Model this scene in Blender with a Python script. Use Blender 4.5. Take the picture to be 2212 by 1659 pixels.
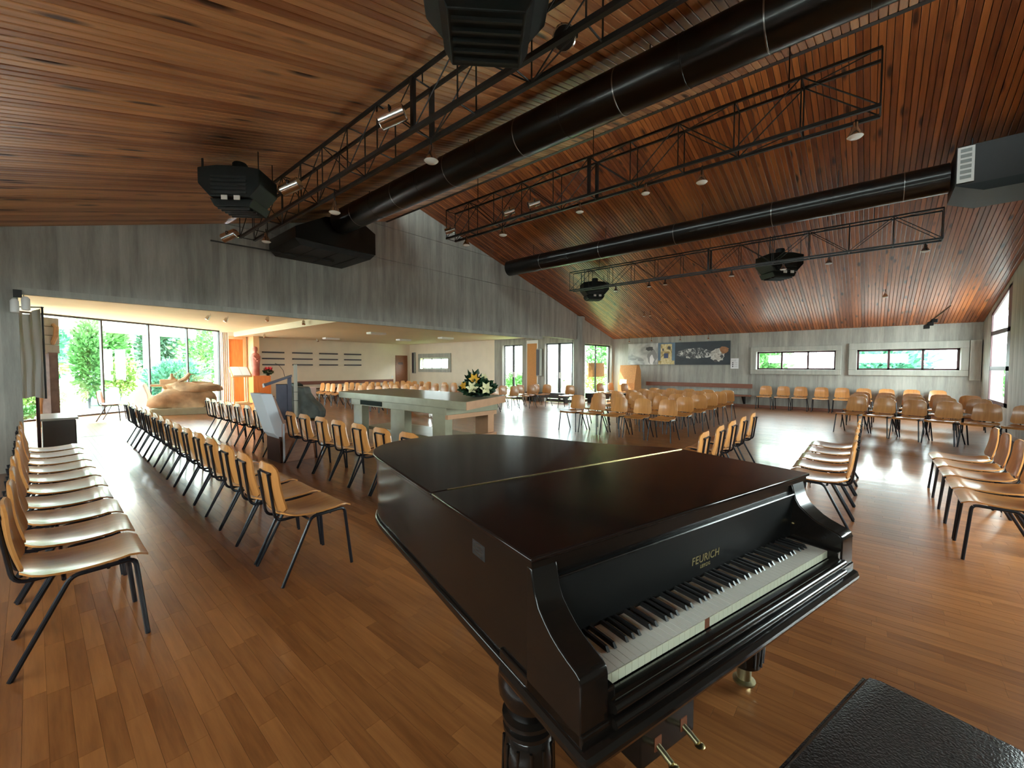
import bpy, math, random
from mathutils import Vector, Matrix
random.seed(7)
PI = math.pi
for o_ in list(bpy.data.objects): bpy.data.objects.remove(o_)
SC = bpy.context.scene
COL = SC.collection
# world frame: X runs along the gable wall (away to the right), Y runs along the ridge (away to the left), Z up, metres

# ---------------------------------------------------------------- camera
YAW, PITCH, ROLL = math.radians(40.847), math.radians(2.342), math.radians(.0767)
FOCAL_PX = 895.99
cam_d = bpy.data.cameras.new('camera'); cam = bpy.data.objects.new('camera', cam_d); COL.objects.link(cam)
cam_d.sensor_fit = 'HORIZONTAL'; cam_d.sensor_width = 36.0; cam_d.lens = FOCAL_PX / 2212 * 36.0
cam_d.clip_start = .02; cam_d.clip_end = 300
_f = Vector((math.cos(YAW)*math.cos(PITCH), math.sin(YAW)*math.cos(PITCH), -math.sin(PITCH)))
_r = Vector((math.sin(YAW), -math.cos(YAW), 0)); _u = _r.cross(_f)
_r2 = _r*math.cos(ROLL) + _u*math.sin(ROLL); _u2 = _u*math.cos(ROLL) - _r*math.sin(ROLL)
cam.matrix_world = Matrix(((_r2.x, _u2.x, -_f.x, 0), (_r2.y, _u2.y, -_f.y, 0), (_r2.z, _u2.z, -_f.z, 1.47), (0, 0, 0, 1)))
SC.camera = cam
# ---------------------------------------------------------------- sky, exposure
W = bpy.data.worlds.new('sky'); SC.world = W; W.use_nodes = True
bg = W.node_tree.nodes['Background']; bg.inputs[0].default_value = (.90, .97, 1.0, 1); bg.inputs[1].default_value = 9.0
SC.view_settings.view_transform = 'Standard'; SC.view_settings.look = 'None'
SC.view_settings.exposure = 1.85; SC.view_settings.gamma = 1.0; SC.view_settings.use_curve_mapping = False
sun_d = bpy.data.lights.new('sun', 'SUN'); sun_d.energy = 9.0; sun_d.angle = math.radians(1.5); sun_d.color = (1, .94, .84)
sun = bpy.data.objects.new('sun', sun_d); COL.objects.link(sun); sun.location = (0, 60, 50)
sun.rotation_euler = Vector((.10, -.62, -.78)).to_track_quat('-Z', 'Y').to_euler()
cy = SC.cycles
cy.use_denoising = True
try: cy.denoiser = 'OPENIMAGEDENOISE'
except Exception: pass
cy.use_adaptive_sampling = True; cy.adaptive_threshold = .03
cy.max_bounces = 7; cy.diffuse_bounces = 5; cy.glossy_bounces = 4; cy.transmission_bounces = 4; cy.transparent_max_bounces = 12
cy.sample_clamp_indirect = 12.0; cy.caustics_reflective = False; cy.caustics_refractive = False
def portal(name, loc, look, sx, sy):
    """window daylight: a sampling portal for the sky, sits in the window opening"""
    l = bpy.data.lights.new(name, 'AREA'); l.shape = 'RECTANGLE'; l.size = sx; l.size_y = sy; l.cycles.is_portal = True
    o = bpy.data.objects.new(name, l); COL.objects.link(o); o.location = loc
    d = Vector(look).normalized(); up = 'Y'
    o.rotation_euler = d.to_track_quat('-Z', up).to_euler()
# ---------------------------------------------------------------- key dimensions
XL, XR = -2.94, 17.44          # eave walls
YR, YG = -2.35, 8.95           # gable walls
EAVE = 2.749
SR, SL = .2601, .2735          # roof slopes
XS = 5.73                      # clerestory step
def zr(x): return EAVE + SR*(XR - x)
def zl(x): return 3.4137 + SL*x
XA = 14.4                      # annex right wall
YB = 20.3                      # annex back wall
HA, HB = 2.75, 2.92            # annex ceilings
XSTEP = 5.6
G0, G1 = (-2.94, 15.26), (4.95, 19.93)   # glass wall in plan
def gy(x): return G0[1] + (x - G0[0])*(G1[1]-G0[1])/(G1[0]-G0[0])

# ================================================================ materials
MATS = {}
def nm(name):
    m = bpy.data.materials.new(name); m.use_nodes = True
    MATS[name] = m
    return m, m.node_tree.nodes, m.node_tree.links, m.node_tree.nodes['Principled BSDF']
def setp(b, **k):
    for kk, v in k.items():
        kk = kk.replace('_', ' ')
        if kk in b.inputs: b.inputs[kk].default_value = v
def plain(name, col, rough=.5, metal=0, coat=0, noise=0, nscale=8, spec=None, bump=0, bscale=40):
    m, N, L, b = nm(name)
    setp(b, Base_Color=(*col, 1), Roughness=rough, Metallic=metal)
    if coat: setp(b, Coat_Weight=coat, Coat_Roughness=.08)
    if spec is not None: b.inputs['Specular IOR Level'].default_value = spec
    if noise or bump:
        tc = N.new('ShaderNodeTexCoord')
    if noise:
        n = N.new('ShaderNodeTexNoise'); n.inputs['Scale'].default_value = nscale; n.inputs['Detail'].default_value = 4
        L.new(tc.outputs['Object'], n.inputs['Vector'])
        r = N.new('ShaderNodeValToRGB')
        r.color_ramp.elements[0].position = .3; r.color_ramp.elements[1].position = .7
        r.color_ramp.elements[0].color = (*[c*(1-noise) for c in col], 1); r.color_ramp.elements[1].color = (*[min(1, c*(1+noise)) for c in col], 1)
        L.new(n.outputs['Fac'], r.inputs['Fac']); L.new(r.outputs['Color'], b.inputs['Base Color'])
    if bump:
        n2 = N.new('ShaderNodeTexNoise'); n2.inputs['Scale'].default_value = bscale
        L.new(tc.outputs['Object'], n2.inputs['Vector'])
        bp = N.new('ShaderNodeBump'); bp.inputs['Strength'].default_value = bump; bp.inputs['Distance'].default_value = .01
        L.new(n2.outputs['Fac'], bp.inputs['Height']); L.new(bp.outputs['Normal'], b.inputs['Normal'])
    return m
def mathn(N, L, op, a, bb=None, cc=None):
    n = N.new('ShaderNodeMath'); n.operation = op
    for i, v in enumerate((a, bb, cc)):
        if v is None: continue
        if isinstance(v, (int, float)): n.inputs[i].default_value = v
        else: L.new(v, n.inputs[i])
    return n.outputs[0]
def wood(name, c0, c1, rough=.4, coat=0, stretch=(1, 18, 18), rand='object', amount=.5, knots=0, gscale=3.0, coatr=.08, bump=.0, knotcol=(.05, .02, .01)):
    """plank wood: tone per piece, grain along local X, optional knots"""
    m, N, L, b = nm(name)
    tc = N.new('ShaderNodeTexCoord'); mp = N.new('ShaderNodeMapping'); mp.inputs['Scale'].default_value = stretch
    rnd = None
    if rand == 'object':
        oi = N.new('ShaderNodeObjectInfo'); rnd = oi.outputs['Random']
    elif rand == 'island':
        ge = N.new('ShaderNodeNewGeometry'); rnd = ge.outputs['Random Per Island']
    src = tc.outputs['Object']
    if rnd is not None:
        cmb = N.new('ShaderNodeCombineXYZ'); k = mathn(N, L, 'MULTIPLY', rnd, 37.0); L.new(k, cmb.inputs[0]); L.new(k, cmb.inputs[1])
        va = N.new('ShaderNodeVectorMath'); va.operation = 'ADD'; L.new(src, va.inputs[0]); L.new(cmb.outputs[0], va.inputs[1]); src = va.outputs[0]
    L.new(src, mp.inputs['Vector'])
    n = N.new('ShaderNodeTexNoise'); n.inputs['Scale'].default_value = gscale; n.inputs['Detail'].default_value = 6; n.inputs['Roughness'].default_value = .6
    L.new(mp.outputs[0], n.inputs['Vector'])
    fac = n.outputs['Fac']
    if rnd is not None:
        a = mathn(N, L, 'MULTIPLY', rnd, amount); c = mathn(N, L, 'MULTIPLY', fac, 1.0-amount*.5); fac = mathn(N, L, 'ADD', a, c)
        fac = mathn(N, L, 'SUBTRACT', fac, amount*.22)
    r = N.new('ShaderNodeValToRGB'); r.color_ramp.elements[0].position = .25; r.color_ramp.elements[1].position = .8
    r.color_ramp.elements[0].color = (*c0, 1); r.color_ramp.elements[1].color = (*c1, 1)
    L.new(fac, r.inputs['Fac']); colr = r.outputs['Color']
    if knots:
        mp2 = N.new('ShaderNodeMapping'); mp2.inputs['Scale'].default_value = (1.5, 6.0, 6.0); L.new(src, mp2.inputs['Vector'])
        v = N.new('ShaderNodeTexVoronoi'); v.inputs['Scale'].default_value = knots; L.new(mp2.outputs[0], v.inputs['Vector'])
        r2 = N.new('ShaderNodeValToRGB'); r2.color_ramp.elements[0].position = .10; r2.color_ramp.elements[1].position = .24
        r2.color_ramp.elements[0].color = (1, 1, 1, 1); r2.color_ramp.elements[1].color = (0, 0, 0, 1)
        L.new(v.outputs['Distance'], r2.inputs['Fac'])
        mx = N.new('ShaderNodeMix'); mx.data_type = 'RGBA'; L.new(r2.outputs['Color'], mx.inputs[0])
        L.new(colr, mx.inputs[6]); mx.inputs[7].default_value = (*knotcol, 1); colr = mx.outputs[2]
    L.new(colr, b.inputs['Base Color'])
    setp(b, Roughness=rough)
    if coat: setp(b, Coat_Weight=coat, Coat_Roughness=coatr)
    if bump:
        bp = N.new('ShaderNodeBump'); bp.inputs['Strength'].default_value = bump; bp.inputs['Distance'].default_value = .004
        L.new(n.outputs['Fac'], bp.inputs['Height']); L.new(bp.outputs['Normal'], b.inputs['Normal'])
    return m
def soot(m, p, r, k):
    N, L = m.node_tree.nodes, m.node_tree.links; b = N['Principled BSDF']; src = b.inputs['Base Color'].links[0].from_socket
    ge = N.new('ShaderNodeNewGeometry'); nz = N.new('ShaderNodeTexNoise'); nz.inputs['Scale'].default_value = 1.8; L.new(ge.outputs['Position'], nz.inputs['Vector'])
    vd = N.new('ShaderNodeVectorMath'); vd.operation = 'DISTANCE'; L.new(ge.outputs['Position'], vd.inputs[0]); vd.inputs[1].default_value = p
    d = mathn(N, L, 'ADD', vd.outputs['Value'], mathn(N, L, 'MULTIPLY', nz.outputs['Fac'], .5))
    rp = N.new('ShaderNodeValToRGB'); rp.color_ramp.interpolation = 'EASE'; rp.color_ramp.elements[0].position = .28; rp.color_ramp.elements[1].position = r
    rp.color_ramp.elements[0].color = (k, k*.9, k*.85, 1); rp.color_ramp.elements[1].color = (1, 1, 1, 1); L.new(d, rp.inputs['Fac'])
    mx = N.new('ShaderNodeMix'); mx.data_type = 'RGBA'; mx.blend_type = 'MULTIPLY'; mx.inputs[0].default_value = 1; L.new(src, mx.inputs[6]); L.new(rp.outputs['Color'], mx.inputs[7]); L.new(mx.outputs[2], b.inputs['Base Color'])
def concrete(name, col, streak=.35):
    """board-marked concrete: vertical board tones, rain-like streaks, blotches"""
    m, N, L, b = nm(name)
    ge = N.new('ShaderNodeNewGeometry'); sp = N.new('ShaderNodeSeparateXYZ'); L.new(ge.outputs['Position'], sp.inputs[0])
    s = mathn(N, L, 'ADD', sp.outputs[0], sp.outputs[1]); fl = mathn(N, L, 'FLOOR', mathn(N, L, 'DIVIDE', s, .11))
    wn = N.new('ShaderNodeTexWhiteNoise'); wn.noise_dimensions = '1D'; L.new(fl, wn.inputs['W'])
    mp = N.new('ShaderNodeMapping'); mp.inputs['Scale'].default_value = (5, 5, .55); L.new(ge.outputs['Position'], mp.inputs['Vector'])
    n = N.new('ShaderNodeTexNoise'); n.inputs['Scale'].default_value = 1.6; n.inputs['Detail'].default_value = 8; n.inputs['Roughness'].default_value = .7; L.new(mp.outputs[0], n.inputs['Vector'])
    n2 = N.new('ShaderNodeTexNoise'); n2.inputs['Scale'].default_value = .7; n2.inputs['Detail'].default_value = 5; L.new(ge.outputs['Position'], n2.inputs['Vector'])
    f = mathn(N, L, 'ADD', mathn(N, L, 'MULTIPLY', n.outputs['Fac'], .62), mathn(N, L, 'MULTIPLY', wn.outputs['Value'], .12))
    f = mathn(N, L, 'ADD', f, mathn(N, L, 'MULTIPLY', n2.outputs['Fac'], .26))
    r = N.new('ShaderNodeValToRGB'); r.color_ramp.elements[0].position = .34; r.color_ramp.elements[1].position = .68
    r.color_ramp.elements[0].color = (*[c*(1-streak) for c in col], 1); r.color_ramp.elements[1].color = (*[c*(1+streak) for c in col], 1)
    L.new(f, r.inputs['Fac']); L.new(r.outputs['Color'], b.inputs['Base Color']); setp(b, Roughness=.75)
    bp = N.new('ShaderNodeBump'); bp.inputs['Strength'].default_value = .35; bp.inputs['Distance'].default_value = .01
    L.new(f, bp.inputs['Height']); L.new(bp.outputs['Normal'], b.inputs['Normal'])
    return m
def glassy(name, tint=(.93, .98, .96), refl=.08):
    m, N, L, b = nm(name)
    out = N['Material Output']; N.remove(b)
    t = N.new('ShaderNodeBsdfTransparent'); t.inputs[0].default_value = (*tint, 1)
    g = N.new('ShaderNodeBsdfGlossy'); g.inputs['Roughness'].default_value = .02
    mx = N.new('ShaderNodeMixShader'); mx.inputs[0].default_value = refl
    L.new(t.outputs[0], mx.inputs[1]); L.new(g.outputs[0], mx.inputs[2]); L.new(mx.outputs[0], out.inputs['Surface'])
    return m
M_CONC = concrete('board_concrete', (.36, .352, .315))
M_CONCL = concrete('concrete_frame', (.42, .42, .375), .2)
M_CEILR = wood('ceiling_pine_warm_light', (.20, .046, .011), (.56, .172, .040), rough=.42, coat=.3, coatr=.3, stretch=(.8, 9, 9), amount=.5, knots=1.0, gscale=2.2, knotcol=(.05, .012, .004))  # same pine as the left slope; warm light put into its colour
M_CEIL = wood('ceiling_pine_pale_light', (.38, .135, .046), (.86, .46, .205), rough=.45, coat=.5, coatr=.32, stretch=(.8, 9, 9), amount=.5, knots=1.0, gscale=2.2, knotcol=(.06, .018, .006))  # same pine as the right slope; paler light put into its colour
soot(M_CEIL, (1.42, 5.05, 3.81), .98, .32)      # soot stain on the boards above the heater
M_CEILB = plain('ceiling_groove', (.10, .035, .012), .8)
FL0, FL1 = (.165, .054, .015), (.37, .142, .042)
M_STRIP = wood('parquet_strip', FL0, FL1, rough=.32, coat=.42, coatr=.13, stretch=(24, 1.6, 24), amount=.30, gscale=1.6)
M_STRIPS = wood('parquet_field', FL0, FL1, rough=.32, coat=.42, coatr=.13, stretch=(24, 1.6, 24), amount=.30, gscale=1.6, rand='island')
M_SUB = plain('subfloor', (.06, .03, .015), .8)
M_PLAST = plain('warm_plaster', (.84, .73, .58), .8, noise=.04, nscale=2)
M_PLASTC = plain('ceiling_plaster', (.76, .67, .52), .8, noise=.03, nscale=2)
M_PLY = wood('beech_plywood', (.41, .158, .042), (.66, .305, .090), rough=.32, coat=.35, coatr=.14, stretch=(14, 1.2, 1.2), amount=.25, gscale=2.0)
M_TUBE = plain('dark_blue_black_tube', (.012, .013, .018), .32, metal=.3)
M_CHROME = plain('chrome', (.75, .75, .74), .18, metal=1)
M_RUBBER = plain('rubber', (.02, .02, .02), .7)
M_BLACKM = plain('black_painted_steel', (.012, .011, .011), .5)
M_DUCT = plain('black_duct_sheet', (.012, .011, .010), .28, metal=.4, coat=.2)
M_SEAM = plain('duct_seam_metal', (.30, .30, .29), .3, metal=1)
M_UNIT = plain('dark_green_grey_sheet', (.009, .012, .012), .5, spec=.3)
M_UNITD = plain('unit_dark_louvre', (.012, .014, .014), .5)
M_PIANO = plain('black_piano_lacquer', (.008, .006, .005), .2, coat=.15, spec=.3)
M_PIANOT = plain('piano_lid_lacquer', (.012, .007, .006), .13, coat=.1, spec=.25)
M_PIANOM = plain('worn_black_fallboard', (.010, .010, .010), .42, spec=.2)
M_IVORY = plain('ivory_key', (.74, .73, .66), .35)
M_IVORYF = plain('ivory_key_front', (.80, .80, .62), .45)
M_EBONY = plain('ebony_key', (.012, .011, .011), .35)
M_BROWNK = plain('bare_key_wood', (.22, .07, .03), .6)
M_BRASS = plain('brass', (.78, .60, .28), .25, metal=1)
M_OLDBR = plain('old_brass', (.32, .28, .16), .4, metal=1)
M_GOLD = plain('faded_gold_print', (.28, .22, .09), .5)
M_LEATH = plain('black_leather', (.018, .012, .011), .34, bump=.25, bscale=160)
M_STONE = plain('altar_stone', (.31, .295, .205), .28, noise=.12, nscale=5)
M_STONE_REFL = plain('altar_stone_warm_reflection', (.50, .27, .15), .35, noise=.1, nscale=5)  # altar stone with the warm reflection of the wood put into its colour
M_DARKP = plain('dark_panel', (.018, .026, .022), .8, spec=.15)
M_ROCK = plain('tan_rock', (.50, .34, .20), .8, noise=.35, nscale=3, bump=.6, bscale=9)
M_ROCKG = plain('grey_rock', (.085, .10, .095), .7, noise=.4, nscale=4, bump=.8, bscale=8)
M_MARBLE = plain('white_marble', (.80, .82, .82), .5, noise=.05, nscale=3)
M_WHITE = plain('white_paint', (.80, .80, .78), .5)
M_CLOTH = plain('white_cloth', (.72, .70, .69), .85)
M_PINKCL = plain('pale_cloth', (.75, .58, .52), .85)
M_BRWOOD = wood('brown_wood', (.20, .07, .03), (.36, .14, .06), rough=.4, stretch=(2, 14, 14), amount=.1)
M_REDWOOD = wood('reddish_bench_wood', (.17, .055, .030), (.28, .10, .055), rough=.45, stretch=(14, 1.5, 14), amount=.1)
M_LTWOOD = wood('light_wood', (.62, .38, .19), (.82, .56, .32), rough=.5, stretch=(1.5, 1.5, .6), amount=.1)
M_ORWOOD = wood('orange_panel_wood', (.62, .17, .035), (.85, .30, .07), rough=.5, stretch=(8, 8, .8), amount=.1)
M_BLUEG = plain('blue_grey_lectern', (.085, .085, .12), .5, noise=.15, nscale=6)
M_GREYW = plain('pale_grey_upholstery', (.60, .63, .68), .7)
M_REDBR = plain('red_brown_frame', (.055, .016, .020), .5)
M_DKFRAME = plain('dark_window_frame', (.035, .032, .032), .45)
M_GLASS = glassy('window_glass')
M_GREY = plain('grey_metal', (.30, .32, .31), .5)
M_SHELF = plain('dark_shelf', (.055, .045, .055), .5)
M_STATUE = plain('carved_red_wood', (.42, .13, .09), .6, noise=.3, nscale=6)
M_LEAF1 = plain('dark_leaf', (.016, .05, .018), .5, noise=.5, nscale=20)
M_LEAF2 = plain('garden_leaf', (.075, .22, .055), .6, noise=.4, nscale=4)
M_LEAF3 = plain('mint_leaf', (.07, .25, .15), .6, noise=.4, nscale=4)
M_LEAF4 = plain('yellow_green_leaf', (.15, .25, .05), .6, noise=.3, nscale=4)
M_LEAF5 = plain('grey_green_leaf', (.06, .14, .09), .6, noise=.4, nscale=4)
M_BARK = plain('bark', (.06, .07, .09), .9, noise=.3)
M_YELLOW = plain('yellow_petal', (.75, .40, .04), .6)
M_CREAM = plain('cream_petal', (.75, .70, .40), .6)
M_REDP = plain('red_petal', (.60, .05, .06), .6)
M_PAPER = plain('paper', (.82, .82, .84), .7)
M_INK = plain('ink', (.04, .04, .05), .7)
M_BOARD = plain('orange_cork_board', (.60, .28, .10), .8, noise=.15, nscale=30)
M_GRASS = plain('lawn', (.16, .26, .09), .9, noise=.3, nscale=3)
M_PAVE = plain('pale_paving', (.25, .25, .24), .8, noise=.1, nscale=3)
M_OUTW = plain('outdoor_render', (.20, .205, .21), .9, noise=.06, nscale=1)
M_WAX = plain('candle_pole_grey', (.50, .52, .46), .5)
M_LAMPG = plain('lamp_glass', (.85, .84, .80), .2)
M_TEAL = plain('teal_planter', (.20, .42, .36), .7)
M_HAZEB = plain('blue_outdoor_cover', (.14, .30, .42), .7)

# ================================================================ mesh helpers
class MB:
    def __init__(s): s.v = []; s.f = []
    def add(s, vs, fs):
        o = len(s.v); s.v += [tuple(p) for p in vs]; s.f += [tuple(i+o for i in f) for f in fs]; return s
    def box(s, x0, x1, y0, y1, z0, z1):
        return s.add([(x0,y0,z0),(x1,y0,z0),(x1,y1,z0),(x0,y1,z0),(x0,y0,z1),(x1,y0,z1),(x1,y1,z1),(x0,y1,z1)],
                     [(0,3,2,1),(4,5,6,7),(0,1,5,4),(1,2,6,5),(2,3,7,6),(3,0,4,7)])
    def prism(s, poly, a, b, plane='xy'):
        """polygon extruded between a and b along the axis that is not in the plane"""
        def P(p, w):
            return {'xy': (p[0], p[1], w), 'xz': (p[0], w, p[1]), 'yz': (w, p[0], p[1])}[plane]
        n = len(poly)
        return s.add([P(p, a) for p in poly] + [P(p, b) for p in poly],
                     [tuple(range(n-1, -1, -1)), tuple(range(n, 2*n))] + [(i, (i+1) % n, (i+1) % n + n, i+n) for i in range(n)])
    def tube(s, pts, r, n=8, r2=None):
        pts = [Vector(p) for p in pts]; m = len(pts); rings = []; last = None
        for i, p in enumerate(pts):
            t = (pts[min(i+1, m-1)] - pts[max(i-1, 0)])
            if t.length < 1e-9: t = Vector((0,0,1))
            t.normalize()
            if last is None:
                a = Vector((0,0,1)) if abs(t.z) < .9 else Vector((1,0,0)); x = t.cross(a).normalized()
            else:
                x = (last - t*last.dot(t)).normalized()
            last = x; y = t.cross(x)
            rr = r if r2 is None else r + (r2-r)*i/max(1, m-1)
            rings.append([p + (x*math.cos(2*PI*k/n) + y*math.sin(2*PI*k/n))*rr for k in range(n)])
        vs = [q for rg in rings for q in rg]; fs = []
        for i in range(m-1):
            for k in range(n):
                fs.append((i*n+k, i*n+(k+1) % n, (i+1)*n+(k+1) % n, (i+1)*n+k))
        fs.append(tuple(range(n-1, -1, -1))); fs.append(tuple((m-1)*n+k for k in range(n)))
        return s.add(vs, fs)
    def lathe(s, prof, c=(0,0,0), n=16, axis='z'):
        vs = []; fs = []; m = len(prof)
        for (r, z) in prof:
            for k in range(n):
                a = 2*PI*k/n; q = (r*math.cos(a), r*math.sin(a), z)
                if axis == 'x': q = (q[2], q[0], q[1])
                if axis == 'y': q = (q[0], q[2], q[1])
                vs.append((c[0]+q[0], c[1]+q[1], c[2]+q[2]))
        for i in range(m-1):
            for k in range(n): fs.append((i*n+k, i*n+(k+1) % n, (i+1)*n+(k+1) % n, (i+1)*n+k))
        fs.append(tuple(range(n-1, -1, -1))); fs.append(tuple((m-1)*n+k for k in range(n)))
        return s.add(vs, fs)
    def slab(s, top, bot):
        """closed shell from two equal grids (lists of rows of points)"""
        R, Cc = len(top), len(top[0]); vs = [p for r in top for p in r] + [p for r in bot for p in r]; o = R*Cc; fs = []
        for i in range(R-1):
            for j in range(Cc-1):
                a = i*Cc+j; fs.append((a, a+1, a+Cc+1, a+Cc)); fs.append((o+a, o+a+Cc, o+a+Cc+1, o+a+1))
        per = [j for j in range(Cc)] + [i*Cc+Cc-1 for i in range(1, R)] + [(R-1)*Cc+j for j in range(Cc-2, -1, -1)] + [i*Cc for i in range(R-2, 0, -1)]
        for k in range(len(per)):
            a, b = per[k], per[(k+1) % len(per)]; fs.append((a, o+a, o+b, b))
        return s.add(vs, fs)
    def mesh(s, name, mat=None, smooth=False):
        me = bpy.data.meshes.new(name); me.from_pydata(s.v, [], s.f); me.update()
        if mat: me.materials.append(mat)
        if smooth:
            me.polygons.foreach_set('use_smooth', [True]*len(me.polygons))
            try: me.set_sharp_from_angle(angle=math.radians(42))
            except Exception: pass
        return me
    def build(s, name, mat, parent=None, smooth=False, bevel=0, loc=None):
        return obj(name, s.mesh(name, mat, smooth), parent, bevel, loc)
def obj(name, me, parent=None, bevel=0, loc=None, rot=None):
    o = bpy.data.objects.new(name, me); COL.objects.link(o)
    if parent is not None: o.parent = parent
    if loc is not None: o.location = loc
    if rot is not None: o.rotation_euler = rot
    if bevel:
        b = o.modifiers.new('bevel', 'BEVEL'); b.width = bevel; b.segments = 2; b.limit_method = 'ANGLE'; b.angle_limit = math.radians(40)
    return o
def tag(o, label, cat, group=None):
    o['label'] = label; o['category'] = cat
    if group: o['group'] = group
    return o
def thing(name, label, cat, loc=(0,0,0), rz=0, group=None):
    o = bpy.data.objects.new(name, None); COL.objects.link(o); o.location = loc; o.rotation_euler = (0,0,rz); o.empty_display_size = .2
    return tag(o, label, cat, group)
def struct(o, label=None):
    o['kind'] = 'structure'
    if label: o['label'] = label
    return o
def dup(root, loc, rz, label=None, group=None, parent=None):
    r = root.copy(); COL.objects.link(r); r.location = loc; r.rotation_euler = (0,0,rz)
    if label: r['label'] = label
    if group: r['group'] = group
    for ch in list(root.children):
        c = ch.copy(); COL.objects.link(c); c.parent = r
        for g in ch.children:
            d = g.copy(); COL.objects.link(d); d.parent = c
    return r
def clip(poly, a, b, c):
    """keep a*x+b*y<=c"""
    out = []
    for i in range(len(poly)):
        p, q = poly[i], poly[(i+1) % len(poly)]
        dp, dq = a*p[0]+b*p[1]-c, a*q[0]+b*q[1]-c
        if dp <= 0: out.append(p)
        if dp*dq < 0:
            t = dp/(dp-dq); out.append((p[0]+(q[0]-p[0])*t, p[1]+(q[1]-p[1])*t))
    return out
def rect(x0, x1, z0, z1): return [(x0,z0),(x1,z0),(x1,z1),(x0,z1)]
def gable_piece(x0, x1, z0, z1):
    """rectangles of gable wall under the two roof slopes; returns polygons"""
    res = []
    if x0 < XS:
        p = clip(rect(x0, min(x1, XS), z0, z1), -SL, 1, 3.4137+.03)
        if len(p) > 2: res.append(p)
    if x1 > XS:
        p = clip(rect(max(x0, XS), x1, z0, z1), SR, 1, EAVE+SR*XR+.03)
        if len(p) > 2: res.append(p)
    return res

# ================================================================ FLOOR: parquet strips
def build_floor():
    fb = MB(); fb.box(XL, XR, YR, YG, -.12, -.010)
    fb.prism([(XL, YG), (XA, YG), (XA, YB), (G1[0], YB), (G1[0], G1[1]), (XL, gy(XL))], -.12, -.010)
    fl = struct(fb.build('floor', M_SUB), 'brown strip parquet floor of the hall and annex')
    wdt, ln, gap = .07, .49, .0008
    rng = random.Random(3)
    full = []; rest = MB()
    P0 = Vector((0, 0, 1.47))
    def strip(mb, x0, y0, y1, rg):
        x1 = x0+wdt-gap; t = [rg.uniform(-.0002, .0002) for _ in range(2)]
        z = [t[0]-t[1], t[0]+t[1], t[0]+t[1], t[0]-t[1]]
        mb.add([(x0,y0,-.010),(x1,y0,-.010),(x1,y1,-.010),(x0,y1,-.010),(x0,y0,z[0]),(x1,y0,z[1]),(x1,y1,z[2]),(x0,y1,z[3])],
               [(0,1,5,4),(1,2,6,5),(2,3,7,6),(3,0,4,7),(4,5,6,7)])
    cand = []
    nrow = int((XR-XL)/wdt)
    for i in range(nrow):
        x0 = XL + i*wdt; xm = x0+wdt/2
        yend = YG if xm > XA else (YB if xm > G1[0] else gy(xm)-.02)
        y = YR - rng.uniform(0, ln)
        while y < yend:
            a, b = max(y, YR), min(y+ln-gap, yend)
            if b-a > .02:
                if b-a > ln-gap-.001: cand.append((x0, a, b))
                else: strip(rest, x0, a, b, rng)
            y += ln
    # the 300 strips that show largest: in view, near, not under the piano lid or keybed
    def seen(x, y):
        d = Vector((x, y, 0)) - P0; z = d.dot(_f)
        if z < .3: return None
        px, py = FOCAL_PX*d.dot(_r2)/z, -FOCAL_PX*d.dot(_u2)/z
        if abs(px) > 1106 or abs(py) > 829: return None
        for h, u0, u1, v0, v1 in ((1.0, -.13, 1.42, .12, 1.2), (1.0, -.13, 1.0, 1.2, 1.85), (.65, -.12, 1.40, -.08, .3)):
            q = P0 + d*((1.47-h)/1.47); ru, rv = q.x-.87, q.y-.46
            u, v = ru*.9606-rv*.2778, ru*.2778+rv*.9606
            if u0 < u < u1 and v0 < v < v1: return None
        return z
    sc = []
    for k, c in enumerate(cand):
        z = seen(c[0]+wdt/2, (c[1]+c[2])/2)
        if z is not None: sc.append((z, k))
    sc.sort(); near = set(k for _, k in sc[:300])
    base = MB(); strip(base, 0, 0, ln-gap, random.Random(99)); me = base.mesh('floor_strip', M_STRIP)
    for k, c in enumerate(cand):
        if k in near: obj('floor_strip', me, fl, loc=(c[0], c[1], 0))
        else: strip(rest, c[0], c[1], c[2], rng)
    r = rest.build('floor_strip_field', M_STRIPS, fl); r['kind'] = 'stuff'
    g = MB(); g.box(-.6, 1.25, 12.38, 12.41, 0, .003)
    struct(g.build('trim_1', M_GREY), 'thin metal joint strip in the annex floor')
build_floor()

# ================================================================ CEILINGS: pine boards up the slope
def build_ceiling(name, label, x0, x1, zf, slope):
    ang = math.atan(slope); L_ = (x1-x0)/math.cos(ang)
    b = MB(); t = .2
    b.prism([(x0, zf(x0)+.03), (x1, zf(x1)+.03), (x1, zf(x1)+.03+t), (x0, zf(x0)+.03+t)], YR-.2, YG+.25, 'xz')
    base = struct(b.build(name, M_CEILB), label)
    w = .072
    m = MB(); bv = .006
    hw = w/2-.003
    m.prism([(-hw, .028), (-hw, .004), (-hw+bv, 0), (hw-bv, 0), (hw, .004), (hw, .028)], 0, L_, 'yz')
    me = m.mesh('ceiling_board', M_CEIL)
    n = int((YG-YR)/w)
    for i in range(n):
        y = YR + (i+.5)*(YG-YR)/n
        obj('ceiling_board', me, base, loc=(x0, y, zf(x0)), rot=(0, -ang, 0))
    return base
build_ceiling('ceiling_left', 'pine board ceiling over the piano side of the hall', XL, XS, zl, SL)
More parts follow.
